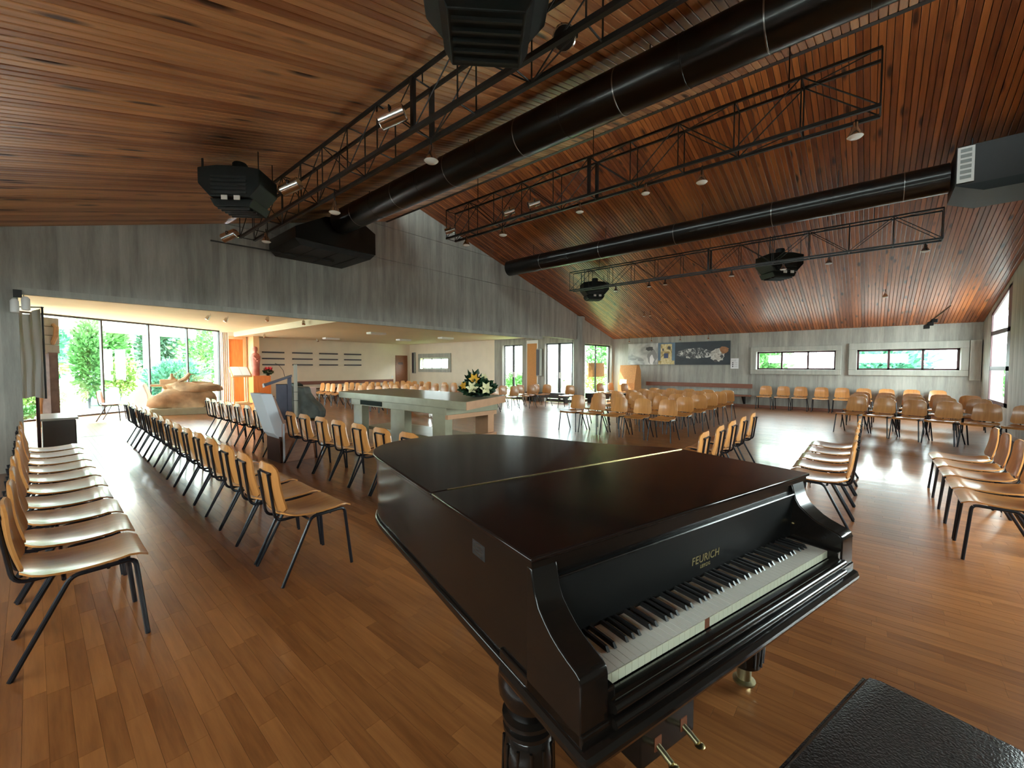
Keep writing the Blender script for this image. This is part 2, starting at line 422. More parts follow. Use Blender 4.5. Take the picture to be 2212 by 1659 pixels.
# the right slope falls with x
def build_ceiling_right():
    ang = math.atan(SR); x0 = XS-.05; L_ = (XR-x0)/math.cos(ang)
    b = MB(); b.prism([(x0, zr(x0)+.03), (XR, zr(XR)+.03), (XR, zr(XR)+.23), (x0, zr(x0)+.23)], YR-.2, YG+.25, 'xz')
    base = struct(b.build('ceiling_right', M_CEILB), 'pine board ceiling tinted for warm light, sloping down to the window wall')
    w = .072; m = MB(); hw = w/2-.003; bv = .006
    m.prism([(-hw, .028), (-hw, .004), (-hw+bv, 0), (hw-bv, 0), (hw, .004), (hw, .028)], 0, L_, 'yz')
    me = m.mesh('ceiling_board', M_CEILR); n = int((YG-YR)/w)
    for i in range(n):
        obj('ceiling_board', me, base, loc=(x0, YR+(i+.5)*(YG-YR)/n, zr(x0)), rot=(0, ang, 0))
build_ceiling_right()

# ================================================================ WALLS
TH = .25
def wall_gable():
    root = None
    def lift(x0, x1, z0, z1, name='concrete_lift'):
        nonlocal root
        for p in gable_piece(x0, x1, z0, z1):
            m = MB(); m.prism(p, YG, YG+TH, 'xz')
            o = m.build(name if root else 'wall_left', M_CONC, root)
            if not root: root = struct(o, 'board-marked concrete gable wall and beam over the annex opening')
    lift(-.1, 12.0, 2.53, 4.06)                      # beam over the opening
    lift(12.0, 14.4, 2.58, 4.06)
    lift(14.4, XR, 2.45, 4.06)
    lift(XL, XR, 4.072, 4.85)
    lift(XL, XR, 4.862, 6.2)
    lift(XL, -.1, 0, 4.06)                           # pier
    b = MB(); b.box(-.1, 12.0, YG-.03, YG+.06, 2.47, 2.56)
    struct(b.build('trim_2', M_CONCL), 'pale edge strip under the concrete beam')
    # glazing jambs at the right end
    b = MB(); b.box(14.62, 14.95, YG, YG+TH, 0, 2.45); b.box(17.3, XR, YG, YG+TH, 0, 2.45)
    b.build('concrete_jamb', M_CONC, root)
wall_gable()
def wall_far():
    m = MB()
    zt = EAVE+.05
    holes = [(.89, 3.19, 1.39, 2.05), (-1.94, .35, 1.39, 2.03)]
    ys = [YR-.2, -1.94, .35, .89, 3.19, YG+TH]
    m.box(XR, XR+TH, YR-.2, YG+TH, 0, 1.39); m.box(XR, XR+TH, YR-.2, YG+TH, 2.04, zt)
    for a, b in ((YR-.2, -1.94), (.35, .89), (3.19, YG+TH)): m.box(XR, XR+TH, a, b, 1.39, 2.04)
    w = struct(m.build('wall_far', M_CONC), 'concrete wall with two long horizontal windows')
    for k, (o0, o1, i0, i1, z0, z1) in enumerate(((.74, 3.37, .89, 3.19, 1.22, 2.21), (-2.10, .56, -1.94, .35, 1.22, 2.25))):
        f = MB(); p = .07
        f.box(XR-p, XR, o0, o1, z0, 1.39); f.box(XR-p, XR, o0, o1, 2.04, z1); f.box(XR-p, XR, o0, i0, 1.39, 2.04); f.box(XR-p, XR, i1, o1, 1.39, 2.04)
        win = struct(f.build('window_%d' % (k+1), M_CONCL, bevel=.015), 'long horizontal window in a raised concrete surround ' + ('beside the photo panels' if k == 0 else 'beside the tall corner window'))
        L_ = i1-i0; xw = XR+.14
        fr = MB(); t = .055
        fr.box(xw, xw+.06, i0, i1, 1.39, 1.39+t); fr.box(xw, xw+.06, i0, i1, 2.04-t, 2.04)
        for q in range(4):
            yc = i0 + L_*q/3; a = yc if q == 0 else (yc-t if q == 3 else yc-t/2); fr.box(xw, xw+.06, a, a+t, 1.39, 2.04)
        fr.build('window_frame', M_REDBR, win)
        for q in range(3):
            g = MB(); g.box(xw+.028, xw+.034, i0+L_*q/3+.02, i0+L_*(q+1)/3-.02, 1.43, 2.0); g.build('pane', M_GLASS, win)
        portal('daylight_far', (XR+.30, (i0+i1)/2, 1.715), (-1, 0, 0), L_, .65)
wall_far()
def wall_right():
    # gable wall beside the camera; tall corner window with a raking head
    x0, x1 = 14.40, 16.45
    m = MB(); ps = []
    def add(xa, xb, za, zb):
        for p in gable_piece(xa, xb, za, zb): m.prism(p, YR-TH, YR, 'xz')
    g0, g1, gz0, gz1 = 3.8, 7.6, .95, 2.45
    add(XL, g0, 0, 6.3); add(g1, x0, 0, 6.3); add(g0, g1, 0, gz0); add(g0, g1, gz1, 6.3); add(x1, XR, 0, 6.3); add(x0, x1, 0, .55)
    def head(x): return zr(x)-.12
    m.prism([(x0, head(x0)), (x1, head(x1)), (x1, zr(x1)+.03), (x0, zr(x0)+.03)], YR-TH, YR, 'xz')
    struct(m.build('wall_right', M_CONC), 'concrete gable wall at the right with a tall corner window')
    f = MB(); yw = YR-.03
    t = .07
    f.box(x0, x0+.30, yw, yw+.03, .55, head(x0+.2)); f.box(x1-t, x1, yw, yw+.03, .55, head(x1))
    for z in (.55, 1.40, 2.30): f.box(x0, x1, yw, yw+.03, z, z+.10)
    f.prism([(x0, head(x0)-.08), (x1, head(x1)-.08), (x1, head(x1)), (x0, head(x0))], yw, yw+.03, 'xz')
    win = struct(f.build('window_3', M_REDBR), 'tall corner window with red-brown frame and raking head')
    for za, zb in ((.65, 1.40), (1.50, 2.30)):
        g = MB(); g.box(x0+.2, x1-.05, yw+.012, yw+.018, za, zb); g.build('pane', M_GLASS, win)
    g = MB(); g.prism([(x0+.2, 2.40), (x1-.05, 2.40), (x1-.05, head(x1)-.08), (x0+.2, head(x0+.2)-.08)], yw+.012, yw+.018, 'xz'); g.build('pane', M_GLASS, win)
    yw = YR-.16; f = MB(); n = 3  # unseen window row, added to brighten the gable and the left ceiling
    f.box(g0, g1, yw, yw+.1, gz0, gz0+.08); f.box(g0, g1, yw, yw+.1, gz1-.08, gz1)
    for q in range(n+1):
        xx = g0+(g1-g0)*q/n; f.box(max(g0, xx-.05), min(g1, xx+.05), yw, yw+.1, gz0, gz1)
    win = struct(f.build('window_9', M_REDBR), 'unseen row of large windows added in the right gable wall for light')
    for q in range(n):
        g = MB(); g.box(g0+(g1-g0)*q/n+.04, g0+(g1-g0)*(q+1)/n-.04, yw+.04, yw+.046, gz0+.07, gz1-.07); g.build('pane', M_GLASS, win)
    portal('daylight_gable', ((g0+g1)/2, YR-.3, (gz0+gz1)/2), (0, 1, 0), g1-g0, gz1-gz0)
    portal('daylight_right', ((x0+x1)/2, YR-.3, 1.8), (0, 1, 0), x1-x0, 2.6)
wall_right()
def wall_near():
    # eave wall behind the viewer, with an unseen window band added to light the left ceiling
    zt = zl(XL)+.06; y0, y1, z0, z1 = -1.9, 6.2, 1.75, 2.46
    m = MB(); m.box(XL-TH, XL, YR-.2, 15.3, 0, z0); m.box(XL-TH, XL, YR-.2, YG+TH, z1, zt); m.box(XL-TH, XL, YR-.2, y0, z0, z1); m.box(XL-TH, XL, y1, 15.3, z0, zt)
    struct(m.build('wall_near', M_CONC), 'concrete eave wall behind the viewer')
    f = MB(); xw = XL-.16
    for q in range(4):
        y = y0+(y1-y0)*q/3; f.box(xw, xw+.07, y-.035, y+.035, z0, z1)
    f.box(xw, xw+.07, y0, y1, z0, z0+.06); f.box(xw, xw+.07, y0, y1, z1-.06, z1)
    win = struct(f.build('window_4', M_REDBR), 'unseen window band added in the eave wall to light the left ceiling')
    for q in range(3):
        g = MB(); g.box(xw+.03, xw+.036, y0+(y1-y0)*q/3+.03, y0+(y1-y0)*(q+1)/3-.03, z0+.05, z1-.05); g.build('pane', M_GLASS, win)
    portal('daylight_near', (XL-.3, (y0+y1)/2, (z0+z1)/2), (1, 0, 0), y1-y0, z1-z0)
wall_near()
def clerestory():
    z0, z1 = zl(XS)+.57, zr(XS)+.0
    f = MB(); t = .05
    f.box(XS-.06, XS, YR, YG, zl(XS)-.02, z0+t); f.box(XS-.06, XS, YR, YG, z1-t, z1+.05)
    n = 10
    for i in range(n+1):
        y = YR+(YG-YR)*i/n; f.box(XS-.06, XS, y-.025, y+.025, z0, z1)
    win = struct(f.build('window_5', M_DKFRAME), 'clerestory window band between the two roof slopes')
    for i in range(n):
        g = MB(); g.box(XS-.033, XS-.027, YR+(YG-YR)*i/n+.02, YR+(YG-YR)*(i+1)/n-.02, z0+.03, z1-.03); g.build('pane', M_GLASS, win)
    portal('daylight_clerestory', (XS-.12, (YR+YG)/2, (z0+z1)/2), (1, 0, 0), YG-YR, z1-z0)
clerestory()
def annex():
    # ceilings
    m = MB(); m.box(XSTEP, XA+TH, YG+TH, YB+TH, HA, HA+.2)
    struct(m.build('ceiling_annex', M_PLASTC), 'warm white plaster ceiling of the annex')
    m = MB(); m.prism([(XL, YG+TH), (XSTEP, YG+TH), (XSTEP, YB+TH), (G1[0], YB+TH), (G1[0], G1[1]+.15), (XL, gy(XL)+.15)], HB, HB+.2)
    struct(m.build('ceiling_annex_raised', M_PLASTC), 'raised plaster ceiling beside the garden glazing')
    m = MB(); m.box(XSTEP-.02, XSTEP, YG+TH, YB, HA-.03, HB); struct(m.build('trim_3', M_PLASTC), 'edge of the ceiling step in the annex')
    # back wall
    m = MB(); m.box(G1[0], XA+TH, YB, YB+TH, 0, HB+.02)
    struct(m.build('wall_annex_back', M_PLAST), 'white plaster back wall of the annex')
    m = MB(); m.box(XL-TH, XL, 9.2, 15.3, 2.35, HB+.1); struct(m.build('wall_annex_left', M_PLAST), 'left wall of the annex')
    # right wall of the annex: plaster part with window, concrete piers and doors
    y0, y1, z0, z1 = 16.88, 19.27, 1.36, 1.96
    m = MB(); m.box(XA, XA+TH, 13.55, YB, 0, z0); m.box(XA, XA+TH, 13.55, YB, z1, HA+.02); m.box(XA, XA+TH, 13.55, y0, z0, z1); m.box(XA, XA+TH, y1, YB, z0, z1)
    struct(m.build('wall_annex_right', M_PLAST), 'white plaster wall of the annex with a small window')
    f = MB(); p = .06
    f.box(XA-p, XA, 16.66, 19.44, 1.19, z0); f.box(XA-p, XA, 16.66, 19.44, z1, 2.2); f.box(XA-p, XA, 16.66, y0, z0, z1); f.box(XA-p, XA, y1, 19.44, z0, z1)
    win = struct(f.build('window_6', M_CONCL, bevel=.012), 'small horizontal window in a grey surround in the white annex wall')
    fr = MB(); xw = XA+.14; t = .06
    fr.box(xw, xw+.06, y0, y1, z0, z0+t); fr.box(xw, xw+.06, y0, y1, z1-t, z1)
    for q in range(4):
        a = y0+(y1-y0)*q/3-t/2; fr.box(xw, xw+.06, max(y0, a), min(y1, a+t), z0, z1)
    fr.build('window_frame', M_GREY, win)
    for q in range(3):
        g = MB(); g.box(xw+.028, xw+.034, y0+(y1-y0)*q/3+.03, y0+(y1-y0)*(q+1)/3-.03, z0+.05, z1-.05); g.build('pane', M_GLASS, win)
    portal('daylight_annex', (XA+.3, (y0+y1)/2, 1.66), (-1, 0, 0), y1-y0, .6)
    # concrete piers and lintel
    m = MB(); m.box(XA, XA+TH, 8.85, 13.55, 2.48, HA+.02); m.box(XA, XA+TH, 13.05, 13.55, 0, 2.48); m.box(XA, XA+TH, 10.62, 11.85, 0, 2.48)
    struct(m.build('wall_doors', M_CONC), 'concrete wall with two glazed garden doors')
    # octagonal pillar
    m = MB(); r = .235; m.prism([(XA+.12+r*math.cos(PI/8+k*PI/4), 8.98+r*math.sin(PI/8+k*PI/4)) for k in range(8)], 0, 3.5)
    tag(m.build('pillar', M_CONC), 'octagonal concrete pillar between the garden doors and the glazing', 'pillar')
    # doors
    for k, (a, b) in enumerate(((11.88, 13.02), (9.24, 10.59))):
        d = MB(); t = .055; c = (a+b)/2; xw = XA+.10
        for (p, q) in ((a, c), (c, b)):
            d.box(xw, xw+.05, p, p+t, 0, 2.48); d.box(xw, xw+.05, q-t, q, 0, 2.48); d.box(xw, xw+.05, p, q, 2.48-t, 2.48); d.box(xw, xw+.05, p, q, 0, .12)
        dr = struct(d.build('door_%d' % (k+1), M_DKFRAME), 'glazed double garden door ' + ('beside the cork board' if k == 0 else 'beside the octagonal pillar'))
        for (p, q) in ((a, c), (c, b)):
            g = MB(); g.box(xw+.022, xw+.028, p+.04, q-.04, .1, 2.44); g.build('pane', M_GLASS, dr)
        h = MB(); h.box(xw-.05, xw, c-.13, c-.02, 1.0, 1.25); h.build('door_plate', M_WHITE, dr)
        h = MB(); h.tube([(xw-.06, c+.04, .95), (xw-.09, c+.04, .98), (xw-.09, c+.04, 1.27), (xw-.06, c+.04, 1.3)], .012, 8); h.build('door_handle', M_CHROME, dr)
        portal('daylight_door', (XA+.3, c, 1.25), (-1, 0, 0), b-a, 2.4)
    # fixed glazing right of the pillar
    f = MB(); yw = YG+.12
    for x in (14.95, 16.05, 17.25): f.box(x, x+.05, yw, yw+.05, 0, 2.45)
    f.box(14.95, 17.3, yw, yw+.05, 2.39, 2.45); f.box(14.95, 17.3, yw, yw+.05, 0, .12)
    win = struct(f.build('window_7', M_DKFRAME), 'floor to ceiling glazing between the pillar and the corner')
    for a, b in ((15.0, 16.05), (16.1, 17.25)):
        g = MB(); g.box(a, b, yw+.022, yw+.028, .12, 2.39); g.build('pane', M_GLASS, win)
    portal('daylight_glazing', (16.1, YG+.32, 1.25), (0, -1, 0), 2.3, 2.4)
    # dark low sill boards behind the chairs
    m = MB(); m.box(XA-.32, XA-.05, 9.3, 11.4, .18, .40); m.box(XA-.30, XA-.08, 9.35, 9.42, 0, .18); m.box(XA-.30, XA-.08, 11.25, 11.32, 0, .18)
    tag(m.build('low_bench', M_DKFRAME), 'low dark bench in front of the garden door by the pillar', 'bench')
    m = MB(); m.box(14.9, 17.2, YG-.36, YG-.06, .18, .40); m.box(15.0, 15.08, YG-.32, YG-.1, 0, .18); m.box(17.0, 17.08, YG-.32, YG-.1, 0, .18)
    tag(m.build('low_bench', M_DKFRAME), 'low dark bench under the glazing right of the pillar', 'bench')
annex()
def glass_wall():
    dx, dy = G1[0]-G0[0], G1[1]-G0[1]; L_ = math.hypot(dx, dy); ang = math.atan2(dy, dx)
    root = bpy.data.objects.new('window_8', None); COL.objects.link(root); root.location = (G0[0], G0[1], 0); root.rotation_euler = (0, 0, ang); struct(root, 'full height garden glazing with thin dark mullions')
    ss = [0, .88, 2.27, 3.66, 5.05, 6.44, 7.82, L_]   # mullions
    f = MB()
    f.box(0, L_, -.03, .03, HB-.05, HB); f.box(0, L_, -.03, .03, 0, .05)
    f.build('window_frame', M_DKFRAME, root)
    for s_ in ss:
        g = MB(); g.box(s_-.022, s_+.022, -.04, .04, 0, HB); g.build('mullion', M_DKFRAME, root)
    for a, b in zip(ss[:-1], ss[1:]):
        g = MB(); g.box(a+.02, b-.02, -.004, .004, .05, HB-.05); g.build('pane', M_GLASS, root)
    n = Vector((dy, -dx, 0)).normalized()
    portal('daylight_garden', (G0[0]+dx/2-n.x*.15, G0[1]+dy/2-n.y*.15, HB/2), n, L_, HB)
glass_wall()

# ================================================================ GRAND PIANO (local x along the keys, y towards the tail)
def piano():
    T = thing('grand_piano', 'black lacquered grand piano with closed lid and open keyboard', 'piano', (.87, .46, 0), math.atan2(-.2778, .9606))
    outline = [(-.125, .128), (-.128, 1.0), (-.13, 1.50)]
    ctrl = [(-.13, 1.50), (-.115, 1.64), (-.055, 1.78), (.06, 1.89), (.25, 1.955), (.45, 1.955), (.62, 1.895), (.76, 1.80), (.87, 1.68), (.955, 1.53), (1.02, 1.38), (1.10, 1.22), (1.20, 1.06), (1.31, .93), (1.38, .84), (1.405, .765)]
    # smooth the tail curve
    def cat(p, n=4):
        out = []
        for i in range(len(p)-1):
            p0, p1, p2, p3 = p[max(i-1, 0)], p[i], p[i+1], p[min(i+2, len(p)-1)]
            for k in range(n):
                t = k/n
                out.append(tuple(.5*((2*p1[j]) + (-p0[j]+p2[j])*t + (2*p0[j]-5*p1[j]+4*p2[j]-p3[j])*t*t + (-p0[j]+3*p1[j]-3*p2[j]+p3[j])*t**3) for j in range(2)))
        out.append(p[-1]); return out
    tail = cat(ctrl)
    full = [(-.125, .128)] + tail + [(1.405, .128)]
    full = full[::-1]                                   # counter-clockwise seen from above
    def inset(poly, d):
        n = len(poly); out = []
        for i in range(n):
            p, q, r = Vector(poly[i-1]), Vector(poly[i]), Vector(poly[(i+1) % n])
            e1 = (q-p).normalized(); e2 = (r-q).normalized(); n1 = Vector((-e1.y, e1.x)); n2 = Vector((-e2.y, e2.x)); b = (n1+n2)
            if b.length < 1e-6: b = n1
            b.normalize(); k = d/max(.35, b.dot(n1)); out.append((q.x+b.x*k, q.y+b.y*k))
        return out
    area = sum(full[i-1][0]*full[i][1]-full[i][0]*full[i-1][1] for i in range(len(full)))
    if area < 0: full = full[::-1]
    def above(poly, y): return clip(poly, 0, -1, -y)
    def below(poly, y): return clip(poly, 0, 1, y)
    # rim
    rim = inset(full, .022); m = MB(); m.prism(above(rim, .165), .645, .966); m.build('rim', M_PIANO, T, smooth=True, bevel=.004)
    m = MB(); m.prism(above(inset(full, .010), .165), .615, .650); m.build('base_moulding', M_PIANO, T, smooth=True, bevel=.008)
    # lid in two leaves, stepped edge
    for nme, f in (('lid_leaf', lambda p: above(p, .770)), ('lid_front_leaf', lambda p: below(p, .764))):
        m = MB(); m.prism(f(full), .986, 1.0); l = m.build(nme, M_PIANOT, T, smooth=True, bevel=.005)
        m = MB(); m.prism(f(inset(full, .010)), .966, .984); m.build('lid_edge_moulding', M_PIANO, l, smooth=True, bevel=.006)
    m = MB(); m.box(-.06, 1.395, .7635, .7705, .992, 1.0025); m.build('hinge', M_BRASS, T)
    # key bed, key slip, lower moulding
    m = MB(); m.box(-.112, 1.385, -.045, .30, .640, .672); m.build('keybed', M_PIANO, T, bevel=.004)
    m = MB(); m.box(-.122, 1.394, -.068, .30, .598, .644); m.build('keybed_moulding', M_PIANO, T, bevel=.018)
    m = MB(); m.box(-.02, 1.272, -.045, -.006, .672, .712); s_ = m.build('key_slip', M_PIANO, T, bevel=.012)
    m = MB(); m.tube([(-.02, -.047, .698), (1.272, -.047, .698)], .013, 10); m.tube([(-.02, -.050, .662), (1.272, -.050, .662)], .012, 10); m.build('slip_bead', M_PIANO, s_, smooth=True)
    # arms
    prof = [(.165, .966), (.146, .966), (.138, .935), (.130, .905), (.114, .878), (.088, .856), (.064, .838), (.036, .824), (.004, .812), (-.022, .804), (-.036, .794), (-.040, .778), (-.040, .640), (.165, .640)]
    for a, b in ((-.112, -.028), (1.280, 1.385)):
        m = MB(); m.prism(prof, a, b, 'yz'); m.build('arm', M_PIANO, T, smooth=True, bevel=.004)
        k = MB()
        k.box(*((b, -.002) if a < 0 else (1.2525, a)), -.036, .15, .672, .738); k.build('key_block', M_PIANO, T, bevel=.003)
    # fallboard and the dark shelf above it
    m = MB(); m.prism([(.150, .735), (.146, .80), (.140, .90), (.138, .925), (.166, .925), (.166, .735)], -.028, 1.280, 'yz'); fb = m.build('fallboard', M_PIANOM, T)
    m = MB(); m.tube([(-.028, .1385, .922), (1.28, .1385, .922)], .0035, 6); m.build('fallboard_edge', M_PIANO, fb)
    m = MB(); m.box(-.028, 1.28, .152, .20, .925, .966); m.build('music_shelf_front', M_PIANO, T)
    def text(body, size, loc, name):
        c = bpy.data.curves.new(name, 'FONT'); c.body = body; c.size = size; c.extrude = .0004; c.align_x = 'CENTER'; c.space_character = 1.06
        o = bpy.data.objects.new(name+'_curve', c); COL.objects.link(o)
        dg = bpy.context.evaluated_depsgraph_get(); me = bpy.data.meshes.new_from_object(o.evaluated_get(dg)); bpy.data.objects.remove(o)
        me.materials.clear(); me.materials.append(M_GOLD)
        return obj(name, me, fb, loc=loc, rot=(math.radians(93.5), 0, 0))
    text('FEURICH', .040, (.645, .1455, .792), 'lettering'); text('LEIPZIG', .017, (.645, .1475, .770), 'lettering')
    # keys
    kw = 1.25/52
    wk = MB(); wk.add([(0,0,.712),(kw-.0016,0,.712),(kw-.0016,.15,.712),(0,.15,.712),(0,.001,.734),(kw-.0016,.001,.734),(kw-.0016,.15,.735),(0,.15,.735)], [(0,3,2,1),(4,5,6,7),(1,2,6,5),(2,3,7,6),(3,0,4,7)])
    wm = wk.mesh('white_key', M_IVORY)
    fk = MB(); fk.box(0, kw-.0016, -.0012, .0002, .706, .7335); fm = fk.mesh('key_front', M_IVORYF); fm2 = fk.mesh('key_front', M_BROWNK)
    bw = .0105
    bk = MB(); bk.add([(-bw/2,.052,.733),(bw/2,.052,.733),(bw/2,.150,.733),(-bw/2,.150,.733),(-bw/2+.0015,.062,.7465),(bw/2-.0015,.062,.7465),(bw/2-.0015,.150,.7465),(-bw/2+.0015,.150,.7465)],
                      [(0,3,2,1),(4,5,6,7),(0,1,5,4),(1,2,6,5),(2,3,7,6),(3,0,4,7)])
    bm_ = bk.mesh('black_key', M_EBONY)
    for i in range(52):
        k = obj('white_key', wm, T, loc=(i*kw, 0, 0)); obj('key_front', fm2 if i == 17 else fm, k)
        note = 'ABCDEFG'[i % 7]
        if note in 'ACDFG' and i < 51:
            off = {'A': .12, 'C': -.12, 'D': .12, 'F': -.15, 'G': 0}[note]*.01
            obj('black_key', bm_, T, loc=((i+1)*kw-.0006+off, 0, 0))
    # turned legs with casters
    lp = [(.050, .118), (.058, .125), (.062, .16), (.066, .24), (.066, .32), (.060, .375), (.056, .380), (.067, .388), (.067, .400), (.056, .406), (.060, .412), (.069, .420), (.069, .432), (.055, .440), (.060, .46), (.078, .50), (.080, .54), (.070, .58), (.060, .60), (.075, .605), (.075, .617)]
    for (u, v) in ((.0, .31), (1.195, .285), (.42, 1.62)):
        m = MB(); m.lathe([(r*1.17, z) for r, z in lp], (u, v, 0), 24); lg = m.build('leg', M_PIANO, T, smooth=True)
        m = MB(); m.lathe([(.046, .030), (.048, .040), (.030, .048), (.030, .10), (.050, .118)], (u, v, 0), 16); m.build('caster_cup', M_OLDBR, lg, smooth=True)
        m = MB(); m.lathe([(.022, -.013), (.034, -.009), (.034, .009), (.022, .013)], (u+.018, v, .034), 16, 'y'); m.build('caster_wheel', M_BRASS, lg, smooth=True)
        for k in range(12):
            a = 2*PI*k/12; m = MB(); m.tube([(u+.073*math.cos(a), v+.073*math.sin(a), .14), (u+.078*math.cos(a), v+.078*math.sin(a), .25), (u+.075*math.cos(a), v+.075*math.sin(a), .36)], .0045, 5); m.build('reed', M_PIANO, lg, smooth=True)
    # pedal lyre
    m = MB(); m.box(.42, .73, .232, .37, .065, .225); ly = m.build('pedal_box', M_PIANO, T, bevel=.006)
    for u in (.50, .65):
        m = MB(); m.tube([(u, .31, .2), (u-.01, .31, .4), (u, .31, .63)], .018, 10); m.build('lyre_post', M_PIANO, T, smooth=True)
        m = MB(); m.box(u-.018+.012, u+.018+.012, .229, .234, .10, .150); m.build('pedal_slot', M_BROWNK, ly)
        m = MB(); m.tube([(u+.012, .30, .120), (u+.012, .24, .118), (u+.012, .20, .105), (u+.012, .172, .095)], .011, 10); pd = m.build('pedal', M_OLDBR, T, smooth=True)
        m = MB(); m.lathe([(.004, -.006), (.017, -.004), (.019, 0), (.012, .005)], (u+.012, .165, .092), 14); m.build('pedal_tip', M_BRASS, pd, smooth=True)
    # small maker's plate on the straight side
    m = MB(); m.box(-.1045, -.1025, .395, .475, .878, .925); pl = m.build('side_plate', M_BLACKM, T)
    for k in range(4):
        m = MB(); m.box(-.1052, -.1044, .405+.006*(k % 2), .465-.008*(k % 2), .917-.010*k, .9195-.010*k); m.build('plate_mark', M_SEAM, pl)
    # lid prop knob and lock
    m = MB(); m.tube([(1.268, .137, .80), (1.268, .127, .80)], .006, 8); m.build('lock_knob', M_BRASS, T)
piano()
def stool():
    T = thing('piano_bench', 'black leather topped piano bench in front of the keyboard', 'bench', (.87+.65*.9606-.40*.2778, .46-.65*.2778-.40*.9606, .012), math.atan2(-.2778, .9606))
    hx, hy = .30, .185
    top = []; bot = []; n = 14
    for i in range(n+1):
        r1 = []; r2 = []
        for j in range(n+1):
            x, y = -hx+2*hx*i/n, -hy+2*hy*j/n
            ex = min(1, (hx-abs(x))/.05); ey = min(1, (hy-abs(y))/.05)
            z = .452 + .05*math.sqrt(max(0, 1-(1-ex)**2))*math.sqrt(max(0, 1-(1-ey)**2)) - .002*math.cos(x*9)*math.cos(y*14)
            r1.append((x, y, z)); r2.append((x, y, .43))
        top.append(r1); bot.append(r2)
    m = MB(); m.slab(top, bot); m.build('seat_cushion', M_LEATH, T, smooth=True)
    m = MB(); P = [(-hx, -hy), (hx, -hy), (hx, hy), (-hx, hy), (-hx, -hy)]
    m.tube([(p[0], p[1], .452) for p in P], .007, 6); m.build('piping', M_LEATH, T, smooth=True)
    m = MB(); m.box(-hx+.01, hx-.01, -hy+.01, hy-.01, .37, .43); m.build('seat_frame', M_PIANO, T, bevel=.005)
    for sx in (-1, 1):
        for sy in (-1, 1):
            m = MB(); m.lathe([(.016, 0), (.02, .02), (.018, .2), (.026, .3), (.026, .37)], (sx*(hx-.045), sy*(hy-.045), 0), 12); m.build('leg', M_PIANO, T, smooth=True)
stool()

# ================================================================ CHAIRS: steel tube and beech plywood
def make_chair(name, label, group):
    T = thing(name, label, 'chair', group=group)
    # seat shell: local +y is the front
    n, k = 12, 10; top = []; bot = []
    for i in range(n+1):
        s = i/n; y = -.205 + .465*s
        hw = .185 + .03*s
        d0 = min(s*.465, .07); hw -= .05*(1-math.sqrt(max(0, 1-((.07-d0)/.07)**2)))
        d1 = min((1-s)*.465, .03); hw -= .02*(1-math.sqrt(max(0, 1-((.03-d1)/.03)**2)))
        zc = .447 - .016*math.sin(PI*min(1, s*1.25)) + (.006 if s > .75 else 0)*math.sin(PI*(s-.75)/.25)
        if s > .86: zc -= .9*(s-.86)**2
        zc += .012*max(0, .18-s)/.18
        r1 = []; r2 = []
        for j in range(k+1):
            x = hw*(2*j/k-1); z = zc + .017*(abs(x)/hw)**2*(1-s*.75)
            r1.append((x, y, z)); r2.append((x, y, z-.011))
        top.append(r1); bot.append(r2)
    m = MB(); m.slab(top, bot); m.build('seat', M_PLY, T, smooth=True)
    n = 12; fr = []; bk = []
    for i in range(n+1):
        s = i/n; z = .482 + .325*s
        hw = .205 - .035*s
        d0 = min(s*.325, .05); hw -= .05*(1-math.sqrt(max(0, 1-((.05-d0)/.05)**2)))
        d1 = min((1-s)*.325, .075); hw -= .075*(1-math.sqrt(max(0, 1-((.075-d1)/.075)**2)))
        yb = -.205 - .050*s - .012*math.sin(PI*s) + .010*s*s
        r1 = []; r2 = []
        for j in range(k+1):
            x = hw*(2*j/k-1); y = yb + .62*x*x
            r1.append((x, y, z)); r2.append((x, y-.011, z))
        fr.append(r1); bk.append(r2)
    m = MB(); m.slab(fr, bk); m.build('backrest', M_PLY, T, smooth=True)
    def bend(a, b, c, r=.035, n=4):
        a, b, c = Vector(a), Vector(b), Vector(c); p = b+(a-b).normalized()*r; q = b+(c-b).normalized()*r
        return [p*(1-t)**2 + b*2*t*(1-t) + q*t*t for t in [i/n for i in range(n+1)]]
    for sx in (-1, 1):
        F_, A_, B_, K_ = (sx*.232, .243, 0), (sx*.205, .205, .425), (sx*.205, -.035, .418), (sx*.232, -.245, 0)
        b1 = bend(F_, A_, B_); b2 = bend(A_, B_, K_)
        m = MB(); m.tube([F_] + b1[:3], .0115, 8); lg = m.build('leg', M_TUBE, T, smooth=True)
        m = MB(); m.tube([K_] + b2[:1:-1], .0115, 8); lk = m.build('leg', M_TUBE, T, smooth=True)
        m = MB(); m.tube(b1[2:] + b2[:3], .0115, 8); m.build('seat_rail', M_TUBE, T, smooth=True)
        top_, low = (sx*.085, -.268, .745), (sx*.085, -.232, .440)
        bb = bend(top_, (sx*.085, -.225, .405), (sx*.085, .10, .412), .06, 5)
        m = MB(); m.tube([top_] + bb + [(sx*.085, .10, .412)], .010, 8); m.build('back_support', M_TUBE, T, smooth=True)
    for y in (.10, -.06):
        m = MB(); m.tube([(-.205, y, .412), (.205, y, .412)], .009, 6); m.build('crossbar', M_TUBE, T, smooth=True)
    m = MB(); m.tube([(-.205, .06, .41), (-.238, .06, .405), (-.238, .06, .375), (-.212, .06, .372)], .004, 6); m.build('coupling_hook', M_CHROME, T, smooth=True)
    m = MB(); m.box(-.10, .10, -.2605, -.2535, .735, .752); m.build('back_plate', M_TUBE, T)
    return T
CH0 = make_chair('plywood_chair', 'x', 'x'); _used = [False]
